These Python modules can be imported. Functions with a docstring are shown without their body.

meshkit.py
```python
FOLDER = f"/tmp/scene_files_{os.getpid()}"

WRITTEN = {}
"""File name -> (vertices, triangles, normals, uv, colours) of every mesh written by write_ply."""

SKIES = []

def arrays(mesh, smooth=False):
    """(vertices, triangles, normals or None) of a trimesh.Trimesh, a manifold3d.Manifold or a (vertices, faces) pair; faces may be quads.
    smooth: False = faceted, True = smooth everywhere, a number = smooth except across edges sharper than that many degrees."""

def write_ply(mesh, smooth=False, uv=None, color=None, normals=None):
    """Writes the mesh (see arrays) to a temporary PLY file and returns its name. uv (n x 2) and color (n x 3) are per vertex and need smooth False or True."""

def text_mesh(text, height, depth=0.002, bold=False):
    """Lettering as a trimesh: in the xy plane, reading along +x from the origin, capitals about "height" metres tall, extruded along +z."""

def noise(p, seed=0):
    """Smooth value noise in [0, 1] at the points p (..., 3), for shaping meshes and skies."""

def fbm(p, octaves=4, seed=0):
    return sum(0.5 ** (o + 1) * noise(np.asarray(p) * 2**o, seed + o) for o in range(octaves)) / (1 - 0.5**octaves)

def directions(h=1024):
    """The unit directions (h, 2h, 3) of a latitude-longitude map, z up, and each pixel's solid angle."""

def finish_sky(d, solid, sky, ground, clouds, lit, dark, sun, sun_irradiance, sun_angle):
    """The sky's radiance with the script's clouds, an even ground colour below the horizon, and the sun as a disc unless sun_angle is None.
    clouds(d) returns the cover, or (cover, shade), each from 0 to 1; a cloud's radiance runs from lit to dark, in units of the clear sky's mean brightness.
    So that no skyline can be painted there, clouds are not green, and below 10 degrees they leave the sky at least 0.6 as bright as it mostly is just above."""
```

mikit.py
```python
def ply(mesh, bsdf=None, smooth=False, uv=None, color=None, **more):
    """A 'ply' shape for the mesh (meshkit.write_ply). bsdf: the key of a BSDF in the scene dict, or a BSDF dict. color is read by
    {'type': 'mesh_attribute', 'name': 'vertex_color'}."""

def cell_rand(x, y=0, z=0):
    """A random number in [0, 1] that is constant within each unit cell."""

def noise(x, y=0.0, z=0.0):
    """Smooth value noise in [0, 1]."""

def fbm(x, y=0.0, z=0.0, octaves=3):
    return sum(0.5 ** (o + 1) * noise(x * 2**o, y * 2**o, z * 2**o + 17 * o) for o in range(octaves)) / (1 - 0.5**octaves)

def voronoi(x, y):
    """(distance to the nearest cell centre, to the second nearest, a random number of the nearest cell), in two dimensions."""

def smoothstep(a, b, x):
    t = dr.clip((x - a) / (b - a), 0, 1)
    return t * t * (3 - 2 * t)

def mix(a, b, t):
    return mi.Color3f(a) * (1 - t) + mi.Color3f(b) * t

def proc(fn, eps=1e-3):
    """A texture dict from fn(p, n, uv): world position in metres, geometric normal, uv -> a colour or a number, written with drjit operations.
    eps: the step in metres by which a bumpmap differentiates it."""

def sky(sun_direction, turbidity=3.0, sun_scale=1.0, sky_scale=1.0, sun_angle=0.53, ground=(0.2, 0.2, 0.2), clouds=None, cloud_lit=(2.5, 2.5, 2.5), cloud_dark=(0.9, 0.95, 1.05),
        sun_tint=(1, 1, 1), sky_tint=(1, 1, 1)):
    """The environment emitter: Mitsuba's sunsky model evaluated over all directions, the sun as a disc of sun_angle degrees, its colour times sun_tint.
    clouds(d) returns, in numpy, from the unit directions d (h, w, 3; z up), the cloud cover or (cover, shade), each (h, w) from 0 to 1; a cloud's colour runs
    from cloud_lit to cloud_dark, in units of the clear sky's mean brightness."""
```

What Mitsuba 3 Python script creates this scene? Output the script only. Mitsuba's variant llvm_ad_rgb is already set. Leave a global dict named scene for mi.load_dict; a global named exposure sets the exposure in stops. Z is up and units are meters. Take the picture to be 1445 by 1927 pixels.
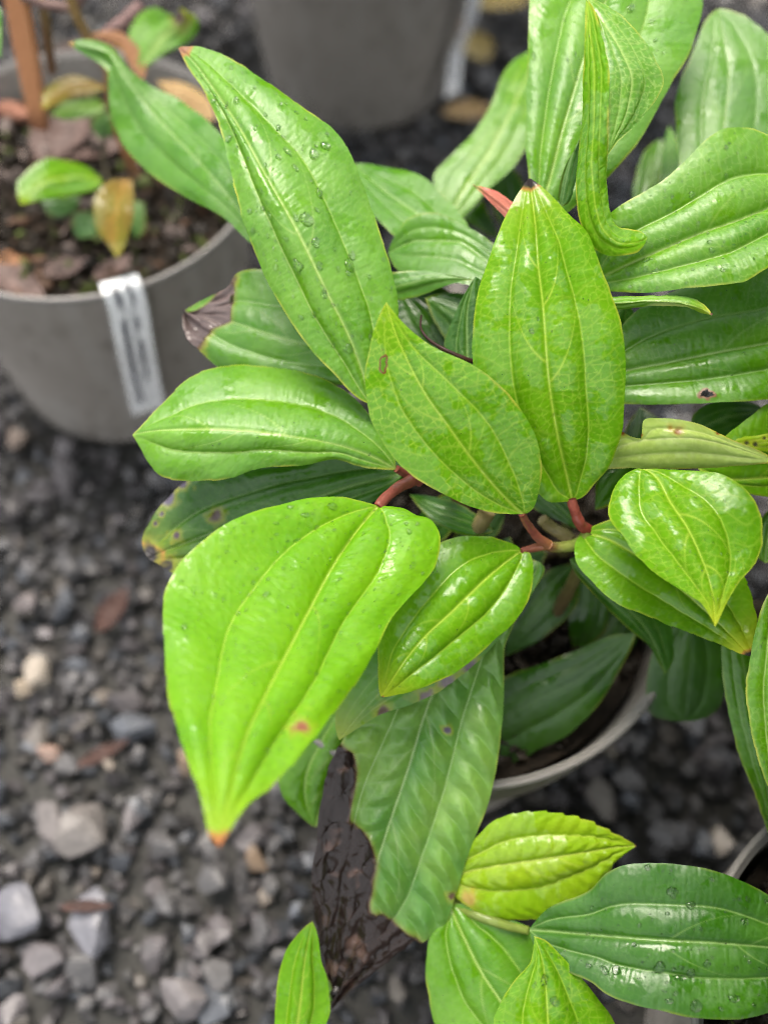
import math
import numpy as np
import trimesh
import drjit as dr
import mitsuba as mi
import mikit
import meshkit
from scipy.interpolate import PchipInterpolator
from scipy.spatial import ConvexHull

T = mi.ScalarTransform4f
rng = np.random.default_rng(11)

# ------------------------------------------------------------------ camera, sky, exposure
PW, PH, FPX = 1445.0, 1927.0, 1875.0            # the photograph's size and focal length in its pixels
PITCH, ROLL, CAM_H = 1.0401, 0.0728, 0.5426     # looking down 60 degrees from half a metre up
CP, SP, CR, SR = math.cos(PITCH), math.sin(PITCH), math.cos(ROLL), math.sin(ROLL)
FWD = np.array([0, CP, -SP])
UPC = -SR * np.array([1.0, 0, 0]) + CR * np.array([0, SP, CP])
exposure = 3.65
scene, labels = {}, {}
scene['camera'] = {'type': 'thinlens', 'fov': math.degrees(2 * math.atan(PW / 2 / FPX)), 'fov_axis': 'x',
                   'aperture_radius': 0.0046, 'focus_distance': 0.335, 'near_clip': 0.01, 'far_clip': 100.0,
                   'to_world': T().look_at(origin=[0, 0, CAM_H], target=[0, float(FWD[1]), float(CAM_H + FWD[2])], up=UPC.tolist())}
scene['sky'] = mikit.sky((-0.20, 0.34, 0.92), turbidity=3, sun_scale=0.30, sun_angle=30, sun_tint=(0.90, 0.97, 1.10), cloud_lit=(1.32, 1.36, 1.43), cloud_dark=(0.7, 0.72, 0.76),
                         clouds=lambda d: (np.ones(d.shape[:2]), 0.15 + 0.7 * meshkit.fbm(d * 2.2, 4, 3)))


def ray(x, y):
    d0, d1 = (x - PW / 2) / FPX, -(y - PH / 2) / FPX
    a, b = CR * d0 - SR * d1, SR * d0 + CR * d1
    return np.stack([a, CP + SP * b, -SP + CP * b], -1)


def at(x, y, d):
    """The point seen at this place of the photograph at the distance d along the view axis."""
    x, y, d = (np.asarray(q, float) for q in (x, y, d))
    return np.array([0, 0, CAM_H]) + ray(x, y) * d[..., None]


def on(x, y, z):
    r = ray(np.asarray(float(x)), np.asarray(float(y)))
    return np.array([0, 0, CAM_H]) + r * ((z - CAM_H) / r[2])


def proj(p):
    v = np.asarray(p, float) - [0, 0, CAM_H]
    d = v[..., 1] * CP - v[..., 2] * SP
    a, b = v[..., 0] / d, (v[..., 1] * SP + v[..., 2] * CP) / d
    return (CR * a + SR * b) * FPX + PW / 2, -(-SR * a + CR * b) * FPX + PH / 2, d


# ------------------------------------------------------------------ names
def key_for(name):
    if name not in scene and name not in used:
        used.add(name)
        return name
    k = 1
    while f'{name}_{k:03d}' in used or f'{name}_{k:03d}' in scene:
        k += 1
    used.add(f'{name}_{k:03d}')
    return f'{name}_{k:03d}'


used = set()


def thing(name, label, cat, group=None):
    key = key_for(name)
    labels[key] = {'label': label, 'category': cat}
    if group:
        labels[key]['group'] = group
    return key


# ------------------------------------------------------------------ materials
VC = {'type': 'mesh_attribute', 'name': 'vertex_color'}


def wet(lo, hi, f1=85.0, f2=700.0):
    def fn(p, n, uv):
        a = mikit.fbm(p.x * f1, p.y * f1, p.z * f1, 3)
        b = mikit.noise(p.x * f2, p.y * f2, p.z * f2)
        return mikit.smoothstep(lo, hi, a + 0.18 * (b - 0.5))
    return mikit.proc(fn)


def leaf_bsdf(trans, rough, spec, wlo, whi, wet_rough=0.16, wet_spec=0.5, f1=85.0, f2=700.0):
    dry = {'type': 'principled', 'base_color': VC, 'roughness': rough, 'specular': spec}
    film = {'type': 'principled', 'base_color': VC, 'roughness': wet_rough, 'specular': wet_spec}
    return {'type': 'blendbsdf', 'weight': trans,
            'a': {'type': 'twosided', 'bsdf': {'type': 'blendbsdf', 'weight': wet(wlo, whi, f1, f2), 'a': dry, 'b': film}},
            'b': {'type': 'principledthin', 'base_color': VC, 'roughness': 0.6, 'diff_trans': 2.0, 'spec_trans': 0.0, 'eta': 1.4}}


scene['m_young_leaf'] = leaf_bsdf(0.26, 0.5, 0.12, 0.45, 0.53, 0.33, 0.7)
scene['m_leaf'] = leaf_bsdf(0.18, 0.46, 0.80, 0.55, 0.60, 0.24, 0.5, 120.0, 800.0)
scene['m_old_leaf'] = leaf_bsdf(0.10, 0.43, 0.70, 0.54, 0.60, 0.22, 0.5, 100.0, 800.0)
scene['m_lime_leaf'] = leaf_bsdf(0.26, 0.46, 0.30, 0.56, 0.70, 0.24, 0.55, 300.0, 1500.0)
scene['m_dead'] = {'type': 'twosided', 'bsdf': {'type': 'principled', 'base_color': VC, 'roughness': 0.27, 'specular': 0.45}}
scene['m_matte'] = {'type': 'twosided', 'bsdf': {'type': 'principled', 'base_color': VC, 'roughness': 0.6, 'specular': 0.35}}
scene['m_stone'] = {'type': 'twosided', 'bsdf': {'type': 'principled', 'base_color': VC, 'roughness': 0.42, 'specular': 0.5}}
scene['m_water'] = {'type': 'dielectric', 'int_ior': 1.42, 'ext_ior': 1.0}


def pot_color(p, n, uv):
    a = mikit.fbm(p.x * 26, p.y * 26, p.z * 34, 4)
    b = mikit.fbm(p.x * 140, p.y * 140, p.z * 60, 2)
    streak = mikit.smoothstep(0.56, 0.75, mikit.noise(mikit.noise(p.x * 9, p.y * 9, 3.0) * 60, p.z * 7))
    c = mikit.mix((0.235, 0.214, 0.188), (0.300, 0.276, 0.246), a)
    c = mikit.mix(c, (0.34, 0.325, 0.30), 0.35 * streak)
    c = mikit.mix(c, (0.15, 0.135, 0.11), 0.45 * mikit.smoothstep(0.55, 0.8, b))
    splash = mikit.smoothstep(0.60, 0.70, mikit.fbm(p.x * 220, p.y * 220, p.z * 220, 2)) * mikit.smoothstep(0.055, 0.0, p.z)
    return mikit.mix(c, (0.07, 0.058, 0.045), 0.8 * splash)


scene['m_pot'] = {'type': 'principled', 'base_color': mikit.proc(pot_color), 'roughness': 0.5, 'specular': 0.4}
scene['m_pot_lip'] = {'type': 'principled', 'base_color': mikit.proc(lambda p, n, uv: mikit.mix((0.165, 0.155, 0.142), (0.25, 0.238, 0.224), mikit.fbm(p.x * 60, p.y * 60, p.z * 60, 3))), 'roughness': 0.35, 'specular': 0.5}


def wood_color(p, n, uv):
    g = mikit.fbm(uv.x * 9, uv.y * 1.2, 1.0, 3)
    return mikit.mix(mikit.mix((0.48, 0.20, 0.085), (0.62, 0.30, 0.14), g), (0.12, 0.04, 0.018), 0.75 * mikit.smoothstep(0.22, 0.0, uv.y))


scene['m_stake'] = {'type': 'principled', 'base_color': mikit.proc(wood_color), 'roughness': 0.6}


def tag_color(p, n, uv):
    """White plastic with rows of small grey print running along it, too small to be read."""
    row = mi.Float(0)
    for c, w in ((0.33, 0.085), (0.65, 0.075)):
        row = dr.maximum(row, dr.select(dr.abs(uv.x - c) < w, 1.0, 0.0))
    ink = dr.select(mikit.cell_rand(uv.y * 95, uv.x * 34, 3) > 0.12, 1.0, 0.8) * dr.select(mikit.cell_rand(uv.y * 17, uv.x * 8, 8) > 0.16, 1.0, 0.0)
    on_ = row * ink * dr.select((uv.y > 0.20) & (uv.y < 0.93), 1.0, 0.0)
    return mikit.mix(mikit.mix((0.86, 0.87, 0.88), (0.90, 0.90, 0.90), mikit.noise(p.x * 90, p.y * 90, p.z * 90)), (0.05, 0.055, 0.075), 0.95 * on_)


scene['m_tag'] = {'type': 'twosided', 'bsdf': {'type': 'principled', 'base_color': mikit.proc(tag_color), 'roughness': 0.4}}


def ground_color(p, n, uv):
    d1, d2, k = mikit.voronoi(p.x * 55, p.y * 55)
    edge = mikit.smoothstep(0.02, 0.22, d2 - d1)
    c = mikit.mix((0.05, 0.048, 0.044), (0.17, 0.16, 0.155), k)
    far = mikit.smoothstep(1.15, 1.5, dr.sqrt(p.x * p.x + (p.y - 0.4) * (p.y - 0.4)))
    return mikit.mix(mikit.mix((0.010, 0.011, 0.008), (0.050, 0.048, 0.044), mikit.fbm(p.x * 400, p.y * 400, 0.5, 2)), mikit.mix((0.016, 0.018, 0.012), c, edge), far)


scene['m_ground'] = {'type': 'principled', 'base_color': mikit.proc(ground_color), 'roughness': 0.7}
scene['m_soil'] = {'type': 'principled', 'specular': 0.15, 'base_color': mikit.proc(lambda p, n, uv: mikit.mix((0.006, 0.005, 0.0035), (0.034, 0.025, 0.017), mikit.fbm(p.x * 190, p.y * 190, p.z * 190, 4))), 'roughness': 0.75}


# ------------------------------------------------------------------ ground: one sheet, gravel on it
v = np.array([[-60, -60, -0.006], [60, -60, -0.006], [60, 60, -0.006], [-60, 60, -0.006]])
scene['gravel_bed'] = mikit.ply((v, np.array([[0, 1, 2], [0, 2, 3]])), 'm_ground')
labels['gravel_bed'] = {'label': 'wet grey gravel ground between the plant pots', 'category': 'ground', 'kind': 'structure'}

POT_R, POT_H, POT_B = 0.100, 0.162, 0.075
POTS = {'left': (-0.1827, 0.4311), 'main': (0.0322, 0.2025), 'right': (0.2189, 0.0224), 'top': (-0.050, 0.749)}


def stone_mesh(r):
    k = int(r.integers(11, 17))
    p = r.normal(size=(k, 3))
    p /= np.linalg.norm(p, axis=1, keepdims=True)
    p *= r.uniform(0.82, 1.0, (k, 1))
    h = ConvexHull(p)
    m = trimesh.Trimesh(p, h.simplices, process=True)
    m.fix_normals()
    coarse = (np.array(m.vertices), np.array(m.faces))
    m = m.subdivide().subdivide()
    trimesh.smoothing.filter_laplacian(m, lamb=0.4, iterations=1)
    m.vertices += (meshkit.noise(np.array(m.vertices) * 4.5, 7)[:, None] - 0.5) * 0.10 * np.array(m.vertices)
    s = np.array(m.vertices)
    s /= np.abs(s).max()
    return (s, np.array(m.faces)), coarse


srng = np.random.default_rng(5)
STONES, COARSE = zip(*[stone_mesh(srng) for _ in range(16)])


def stone_col(r):
    q = r.random()
    g = r.uniform(0.03, 0.12)
    if q < 0.50:
        c = np.array([1.0, 0.97, 0.98]) * g
    elif q < 0.72:
        c = np.array([1.06, 0.97, 1.0]) * g * 1.2
    elif q < 0.90:
        c = np.array([0.90, 0.97, 1.10]) * g
    elif q < 0.993:
        c = np.array([1.08, 0.98, 0.88]) * g * 1.2
    else:
        c = np.array([1.1, 0.95, 0.8]) * r.uniform(0.24, 0.42)
    return c


def rot(r):
    q = r.normal(size=4)
    return trimesh.transformations.quaternion_matrix(q / np.linalg.norm(q))[:3, :3]


def seen(px, py):
    return ((px < 430) & (690 < py) & (py < 1920)) | ((px < 610) & (1400 < py) & (py < 1920)) | ((610 < px) & (px < 1000) & (py > 1780)) | ((940 < px) & (px < 1360) & (1400 < py) & (py < 1600)) | ((840 < px) & (px < 980) & (0 < py) & (py < 240))


def scatter(x, y, a, lift, r):
    keep = np.all([(x - px) ** 2 + (y - py) ** 2 > (POT_B + a * 0.9) ** 2 for px, py in POTS.values()], axis=0)
    x, y, a = x[keep], y[keep], a[keep]
    n = len(x)
    e = np.stack([trimesh.transformations.euler_matrix(p, q, w)[:3, :3] for p, q, w in zip(r.normal(0, 0.5, n), r.normal(0, 0.5, n), r.uniform(0, 6.28, n))])
    sc = np.stack([np.ones(n), r.uniform(0.55, 0.9, n), r.uniform(0.42, 0.7, n)], 1) * a[:, None]
    col = np.stack([stone_col(r) for _ in range(n)])
    return dict(x=x, y=y, z=-0.005 + lift + 0.3 * a + r.uniform(0, 0.004, n), a=a, e=e, sc=sc, col=col, k=r.integers(16, size=n))


def stones_of(g, pick, fine=False):
    """The picked stones of a scatter as (vertices, faces, colours) each."""
    for i in pick:
        sv, sf = (STONES if fine else COARSE)[g['k'][i]]
        p = (sv * g['sc'][i]) @ g['e'][i].T + [g['x'][i], g['y'][i], g['z'][i]]
        yield p, sf, g['col'][i] * (0.8 + 0.4 * NOISE[g['k'][i], :len(p)])[:, None]


NOISE = srng.random((16, 900))
n1, n2 = 188, 204
gx, gy = np.meshgrid(np.linspace(-0.9, 0.8, n1), np.linspace(-0.45, 1.4, n2))
small_g = scatter(gx.ravel() + srng.uniform(-0.006, 0.006, gx.size), gy.ravel() + srng.uniform(-0.006, 0.006, gx.size), 0.0048 + 0.0046 * srng.random(gx.size) ** 1.6, 0.0, srng)
big_n = 8200
big_g = scatter(srng.uniform(-0.9, 0.8, big_n), srng.uniform(-0.45, 1.4, big_n), 0.0060 + 0.0080 * srng.random(big_n) ** 1.8, 0.006, srng)
marked = [(62, 1278, 0.0135, (0.36, 0.31, 0.25)), (42, 1290, 0.010, (0.40, 0.33, 0.25)), (88, 1412, 0.0085, (0.36, 0.25, 0.20)), (485, 1612, 0.0105, (0.20, 0.14, 0.09)),
          (20, 815, 0.010, (0.28, 0.22, 0.18)), (345, 1435, 0.0085, (0.30, 0.22, 0.16)), (165, 1745, 0.0200, (0.17, 0.17, 0.19)), (170, 1570, 0.019, (0.17, 0.155, 0.145)), (25, 1720, 0.019, (0.16, 0.16, 0.18)),
          (100, 1560, 0.016, (0.15, 0.135, 0.13)), (350, 1880, 0.016, (0.18, 0.165, 0.165)), (40, 1130, 0.014, (0.19, 0.165, 0.16))]
mp = np.array([on(m[0], m[1], 0.014)[:2] for m in marked])
mark_g = scatter(mp[:, 0], mp[:, 1], np.array([m[2] for m in marked]), 0.010, srng)
mark_g['col'] = np.array([m[3] for m in marked])
px, py, d = proj(np.stack([big_g['x'], big_g['y'], big_g['z']], -1))
big_g['col'] *= 1.2
small_g['col'] *= 0.85
size = np.where(seen(px, py), big_g['a'] / d, 0)
order = np.argsort(-size)
single = 298 - len(mark_g['x'])
for g, pick in ((mark_g, range(len(mark_g['x']))), (big_g, order[:single])):
    for p, f, c in stones_of(g, pick, True):
        scene[key_for('gravel_bed__stone')] = mikit.ply((p, f), 'm_stone', smooth=False, color=c)
V, Fs, C, n0 = [], [], [], 0
for g, pick in ((small_g, range(len(small_g['x']))), (big_g, order[single:])):
    for p, f, c in stones_of(g, pick):
        V.append(p), Fs.append(f + n0), C.append(c)
        n0 += len(p)
scene['gravel_bed__loose_gravel'] = mikit.ply((np.vstack(V), np.vstack(Fs)), 'm_stone', smooth=False, color=np.vstack(C))
labels['gravel_bed__loose_gravel'] = {'label': 'loose wet grey gravel', 'kind': 'stuff'}


# ------------------------------------------------------------------ pots
def lathe(profile, n=96):
    p = np.asarray(profile, float)
    a = np.arange(n) * 2 * np.pi / n
    vv = np.stack([p[:, None, 0] * np.cos(a), p[:, None, 0] * np.sin(a), np.repeat(p[:, 1:2], n, 1)], -1).reshape(-1, 3)
    i, j = np.meshgrid(np.arange(len(p) - 1), np.arange(n), indexing='ij')
    k = (j + 1) % n
    q = np.stack([i * n + j, i * n + k, (i + 1) * n + k, (i + 1) * n + j], -1).reshape(-1, 4)
    return vv, np.vstack([q[:, [0, 1, 2]], q[:, [0, 2, 3]]])


def pot(which, label):
    cx, cy = POTS[which]
    k = thing('plant_pot', label, 'plant pot', 'taupe plastic plant pots')
    R, H, B = POT_R, POT_H, POT_B
    wall = [(0.002, 0.004), (B - 0.006, 0.003), (B - 0.001, 0.0005), (B + 0.0008, 0.002), (B + 0.001, 0.006), (B + 0.0002, 0.0075)]
    zz = np.linspace(0.009, H - 0.040, 12)
    wall += [(B + (R - 0.0065 - B) * (z / (H - 0.04)), z) for z in zz]
    off = np.array([cx, cy, 0])

    def put(name, prof):
        vv, ff = lathe(prof)
        scene[k + '__' + name] = mikit.ply((vv + off, ff), 'm_pot_lip' if name == 'lip' else 'm_pot', smooth=35)
    put('wall', wall)
    put('collar', [(R - 0.0072, H - 0.0405), (R - 0.0052, H - 0.0405), (R - 0.0045, H - 0.039), (R - 0.0015, H - 0.006), (R - 0.0012, H - 0.004)])
    a = np.linspace(-0.5 * np.pi, 0.9 * np.pi, 9)
    put('lip', [(R - 0.0014 + 0.0016 * np.cos(t), H - 0.0022 + 0.0020 * np.sin(t)) for t in a] + [(R - 0.0042, H - 0.0028)])
    put('inner_wall', [(R - 0.0042, H - 0.0028), (R - 0.006, H - 0.02), (R - 0.014, H - 0.07)])
    return k


pot('left', 'taupe plastic pot at upper left with a printed white tag over its rim')
pot('main', 'taupe plastic pot mostly hidden under the big green shrub')
pot('right', 'taupe plastic pot at the lower right corner, only a piece of rim in view')
pot('top', 'taupe plastic pot at the top centre, only its lower wall in view')


def soil(which, label, depth):
    cx, cy = POTS[which]
    n, m = 44, 120
    r = np.linspace(0, POT_R - 0.007 - depth * 0.12, n)
    a = np.arange(m) * 2 * np.pi / m
    x, y = cx + r[:, None] * np.cos(a), cy + r[:, None] * np.sin(a)
    z = POT_H - depth + 0.012 * (meshkit.fbm(np.stack([x * 45, y * 45, x * 0], -1), 4) - 0.5) + 0.006 * (meshkit.noise(np.stack([x * 260, y * 260, x * 0], -1)) - 0.5)
    vv = np.stack([x, y, z], -1).reshape(-1, 3)
    i, j = np.meshgrid(np.arange(n - 1), np.arange(m), indexing='ij')
    k = (j + 1) % m
    q = np.stack([i * m + j, i * m + k, (i + 1) * m + k, (i + 1) * m + j], -1).reshape(-1, 4)
    q = q[:, ::-1]
    key = key_for('potting_soil')
    scene[key] = mikit.ply((vv, np.vstack([q[:, [0, 1, 2]], q[:, [0, 2, 3]]])), 'm_soil', smooth=True)
    labels[key] = {'label': label, 'category': 'soil', 'kind': 'stuff'}
    V, Fs, C, n0 = [], [], [], 0
    r2 = np.random.default_rng(len(which))
    for _ in range(1600):
        rr, th = (POT_R - 0.014) * math.sqrt(r2.random()), r2.uniform(0, 6.28)
        sv, sf = STONES[int(r2.integers(16))]
        s = r2.uniform(0.0012, 0.005) if r2.random() < 0.8 else r2.uniform(0.004, 0.010)
        pts = (sv * [s, s * r2.uniform(0.3, 0.7), s * r2.uniform(0.15, 0.5)]) @ rot(r2).T
        pts = pts + [cx + rr * math.cos(th), cy + rr * math.sin(th), POT_H - depth + 0.003 + r2.uniform(-0.002, 0.004)]
        q_ = r2.random()
        c = np.array([0.018, 0.013, 0.008]) if q_ < 0.62 or which == 'main' else np.array([0.11, 0.060, 0.035]) if q_ < 0.74 else np.array([0.16, 0.125, 0.11]) if q_ < 0.86 else np.array([0.075, 0.10, 0.020])
        V.append(pts), Fs.append(sf + n0), C.append(np.tile(c * r2.uniform(0.6, 1.5), (len(pts), 1)))
        n0 += len(pts)
    scene[key + '__bark_chips'] = mikit.ply((np.vstack(V), np.vstack(Fs)), 'm_matte', smooth=False, color=np.vstack(C))
    labels[key + '__bark_chips'] = {'label': 'bark chips and crumbs on the potting soil', 'kind': 'stuff'}


soil('left', 'dark potting soil with bark in the left pot', 0.024)
soil('main', 'dark potting soil in the pot under the big shrub', 0.026)
soil('right', 'dark potting soil in the pot at the lower right corner', 0.024)


# ------------------------------------------------------------------ leaves
def vor(x, y, seed=0):
    """Distance to the nearest and second nearest jittered grid point."""
    ix, iy = np.floor(x), np.floor(y)
    d1, d2 = np.full(x.shape, 9.0), np.full(x.shape, 9.0)
    for a in (-1, 0, 1):
        for b in (-1, 0, 1):
            cx, cy = ix + a, iy + b
            h1 = np.modf(np.sin(cx * 127.1 + cy * 311.7 + seed) * 43758.5453)[0] % 1.0
            h2 = np.modf(np.sin(cx * 269.5 + cy * 183.3 + seed) * 43758.5453)[0] % 1.0
            d = np.hypot(cx + 0.1 + 0.8 * h1 - x, cy + 0.1 + 0.8 * h2 - y)
            d2 = np.where(d < d1, d1, np.minimum(d2, d))
            d1 = np.minimum(d1, d)
    return d1, d2


def pts(s):
    return np.array([[float(q) for q in p.split(',')] for p in s.split()])


def resample(p, s):
    p = np.asarray(p, float)
    d = np.r_[0, np.cumsum(np.linalg.norm(np.diff(p, axis=0), axis=1))]
    f = PchipInterpolator(d, p)
    u = np.linspace(0, d[-1], 400)
    q = f(u)
    e = np.r_[0, np.cumsum(np.linalg.norm(np.diff(q, axis=0), axis=1))]
    return np.stack([np.interp(s * e[-1], e, q[:, k]) for k in range(q.shape[1])], -1)


def along(val, s):
    val = np.atleast_1d(np.asarray(val, float))
    return np.full_like(s, val[0]) if len(val) == 1 else PchipInterpolator(np.linspace(0, 1, len(val)), val)(s)


KINDS = {  # base colour, second colour, vein colour, material
    'lime': ((0.122, 0.345, 0.002), (0.172, 0.410, 0.003), (0.36, 0.50, 0.05), 'm_lime_leaf'),
    'young': ((0.095, 0.275, 0.002), (0.138, 0.340, 0.003), (0.40, 0.55, 0.06), 'm_young_leaf'),
    'mid': ((0.078, 0.240, 0.004), (0.122, 0.305, 0.007), (0.36, 0.50, 0.12), 'm_leaf'),
    'mature': ((0.052, 0.185, 0.004), (0.090, 0.250, 0.007), (0.28, 0.42, 0.13), 'm_leaf'),
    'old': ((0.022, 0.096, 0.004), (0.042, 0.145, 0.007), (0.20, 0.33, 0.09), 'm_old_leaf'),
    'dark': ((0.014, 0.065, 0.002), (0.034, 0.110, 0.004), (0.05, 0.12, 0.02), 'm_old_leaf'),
    'yellow': ((0.20, 0.38, 0.005), (0.28, 0.43, 0.010), (0.45, 0.55, 0.08), 'm_young_leaf'),
    'bleached': ((0.080, 0.225, 0.035), (0.18, 0.33, 0.05), (0.32, 0.44, 0.17), 'm_old_leaf'),
    'pale': ((0.34, 0.46, 0.09), (0.38, 0.52, 0.11), (0.50, 0.58, 0.22), 'm_young_leaf'),
    'orange': ((0.25, 0.145, 0.03), (0.19, 0.21, 0.025), (0.45, 0.25, 0.05), 'm_young_leaf'),
    'brown': ((0.20, 0.085, 0.035), (0.28, 0.13, 0.05), (0.25, 0.12, 0.05), 'm_matte'),
    'tan': ((0.42, 0.26, 0.11), (0.50, 0.34, 0.16), (0.5, 0.32, 0.15), 'm_matte'),
    'red': ((0.50, 0.14, 0.105), (0.56, 0.20, 0.14), (0.6, 0.27, 0.18), 'm_young_leaf'),
    'mauve': ((0.095, 0.060, 0.050), (0.17, 0.115, 0.10), (0.14, 0.09, 0.075), 'm_matte'),
}
LEAF = {}
seed_no = [0]


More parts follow.
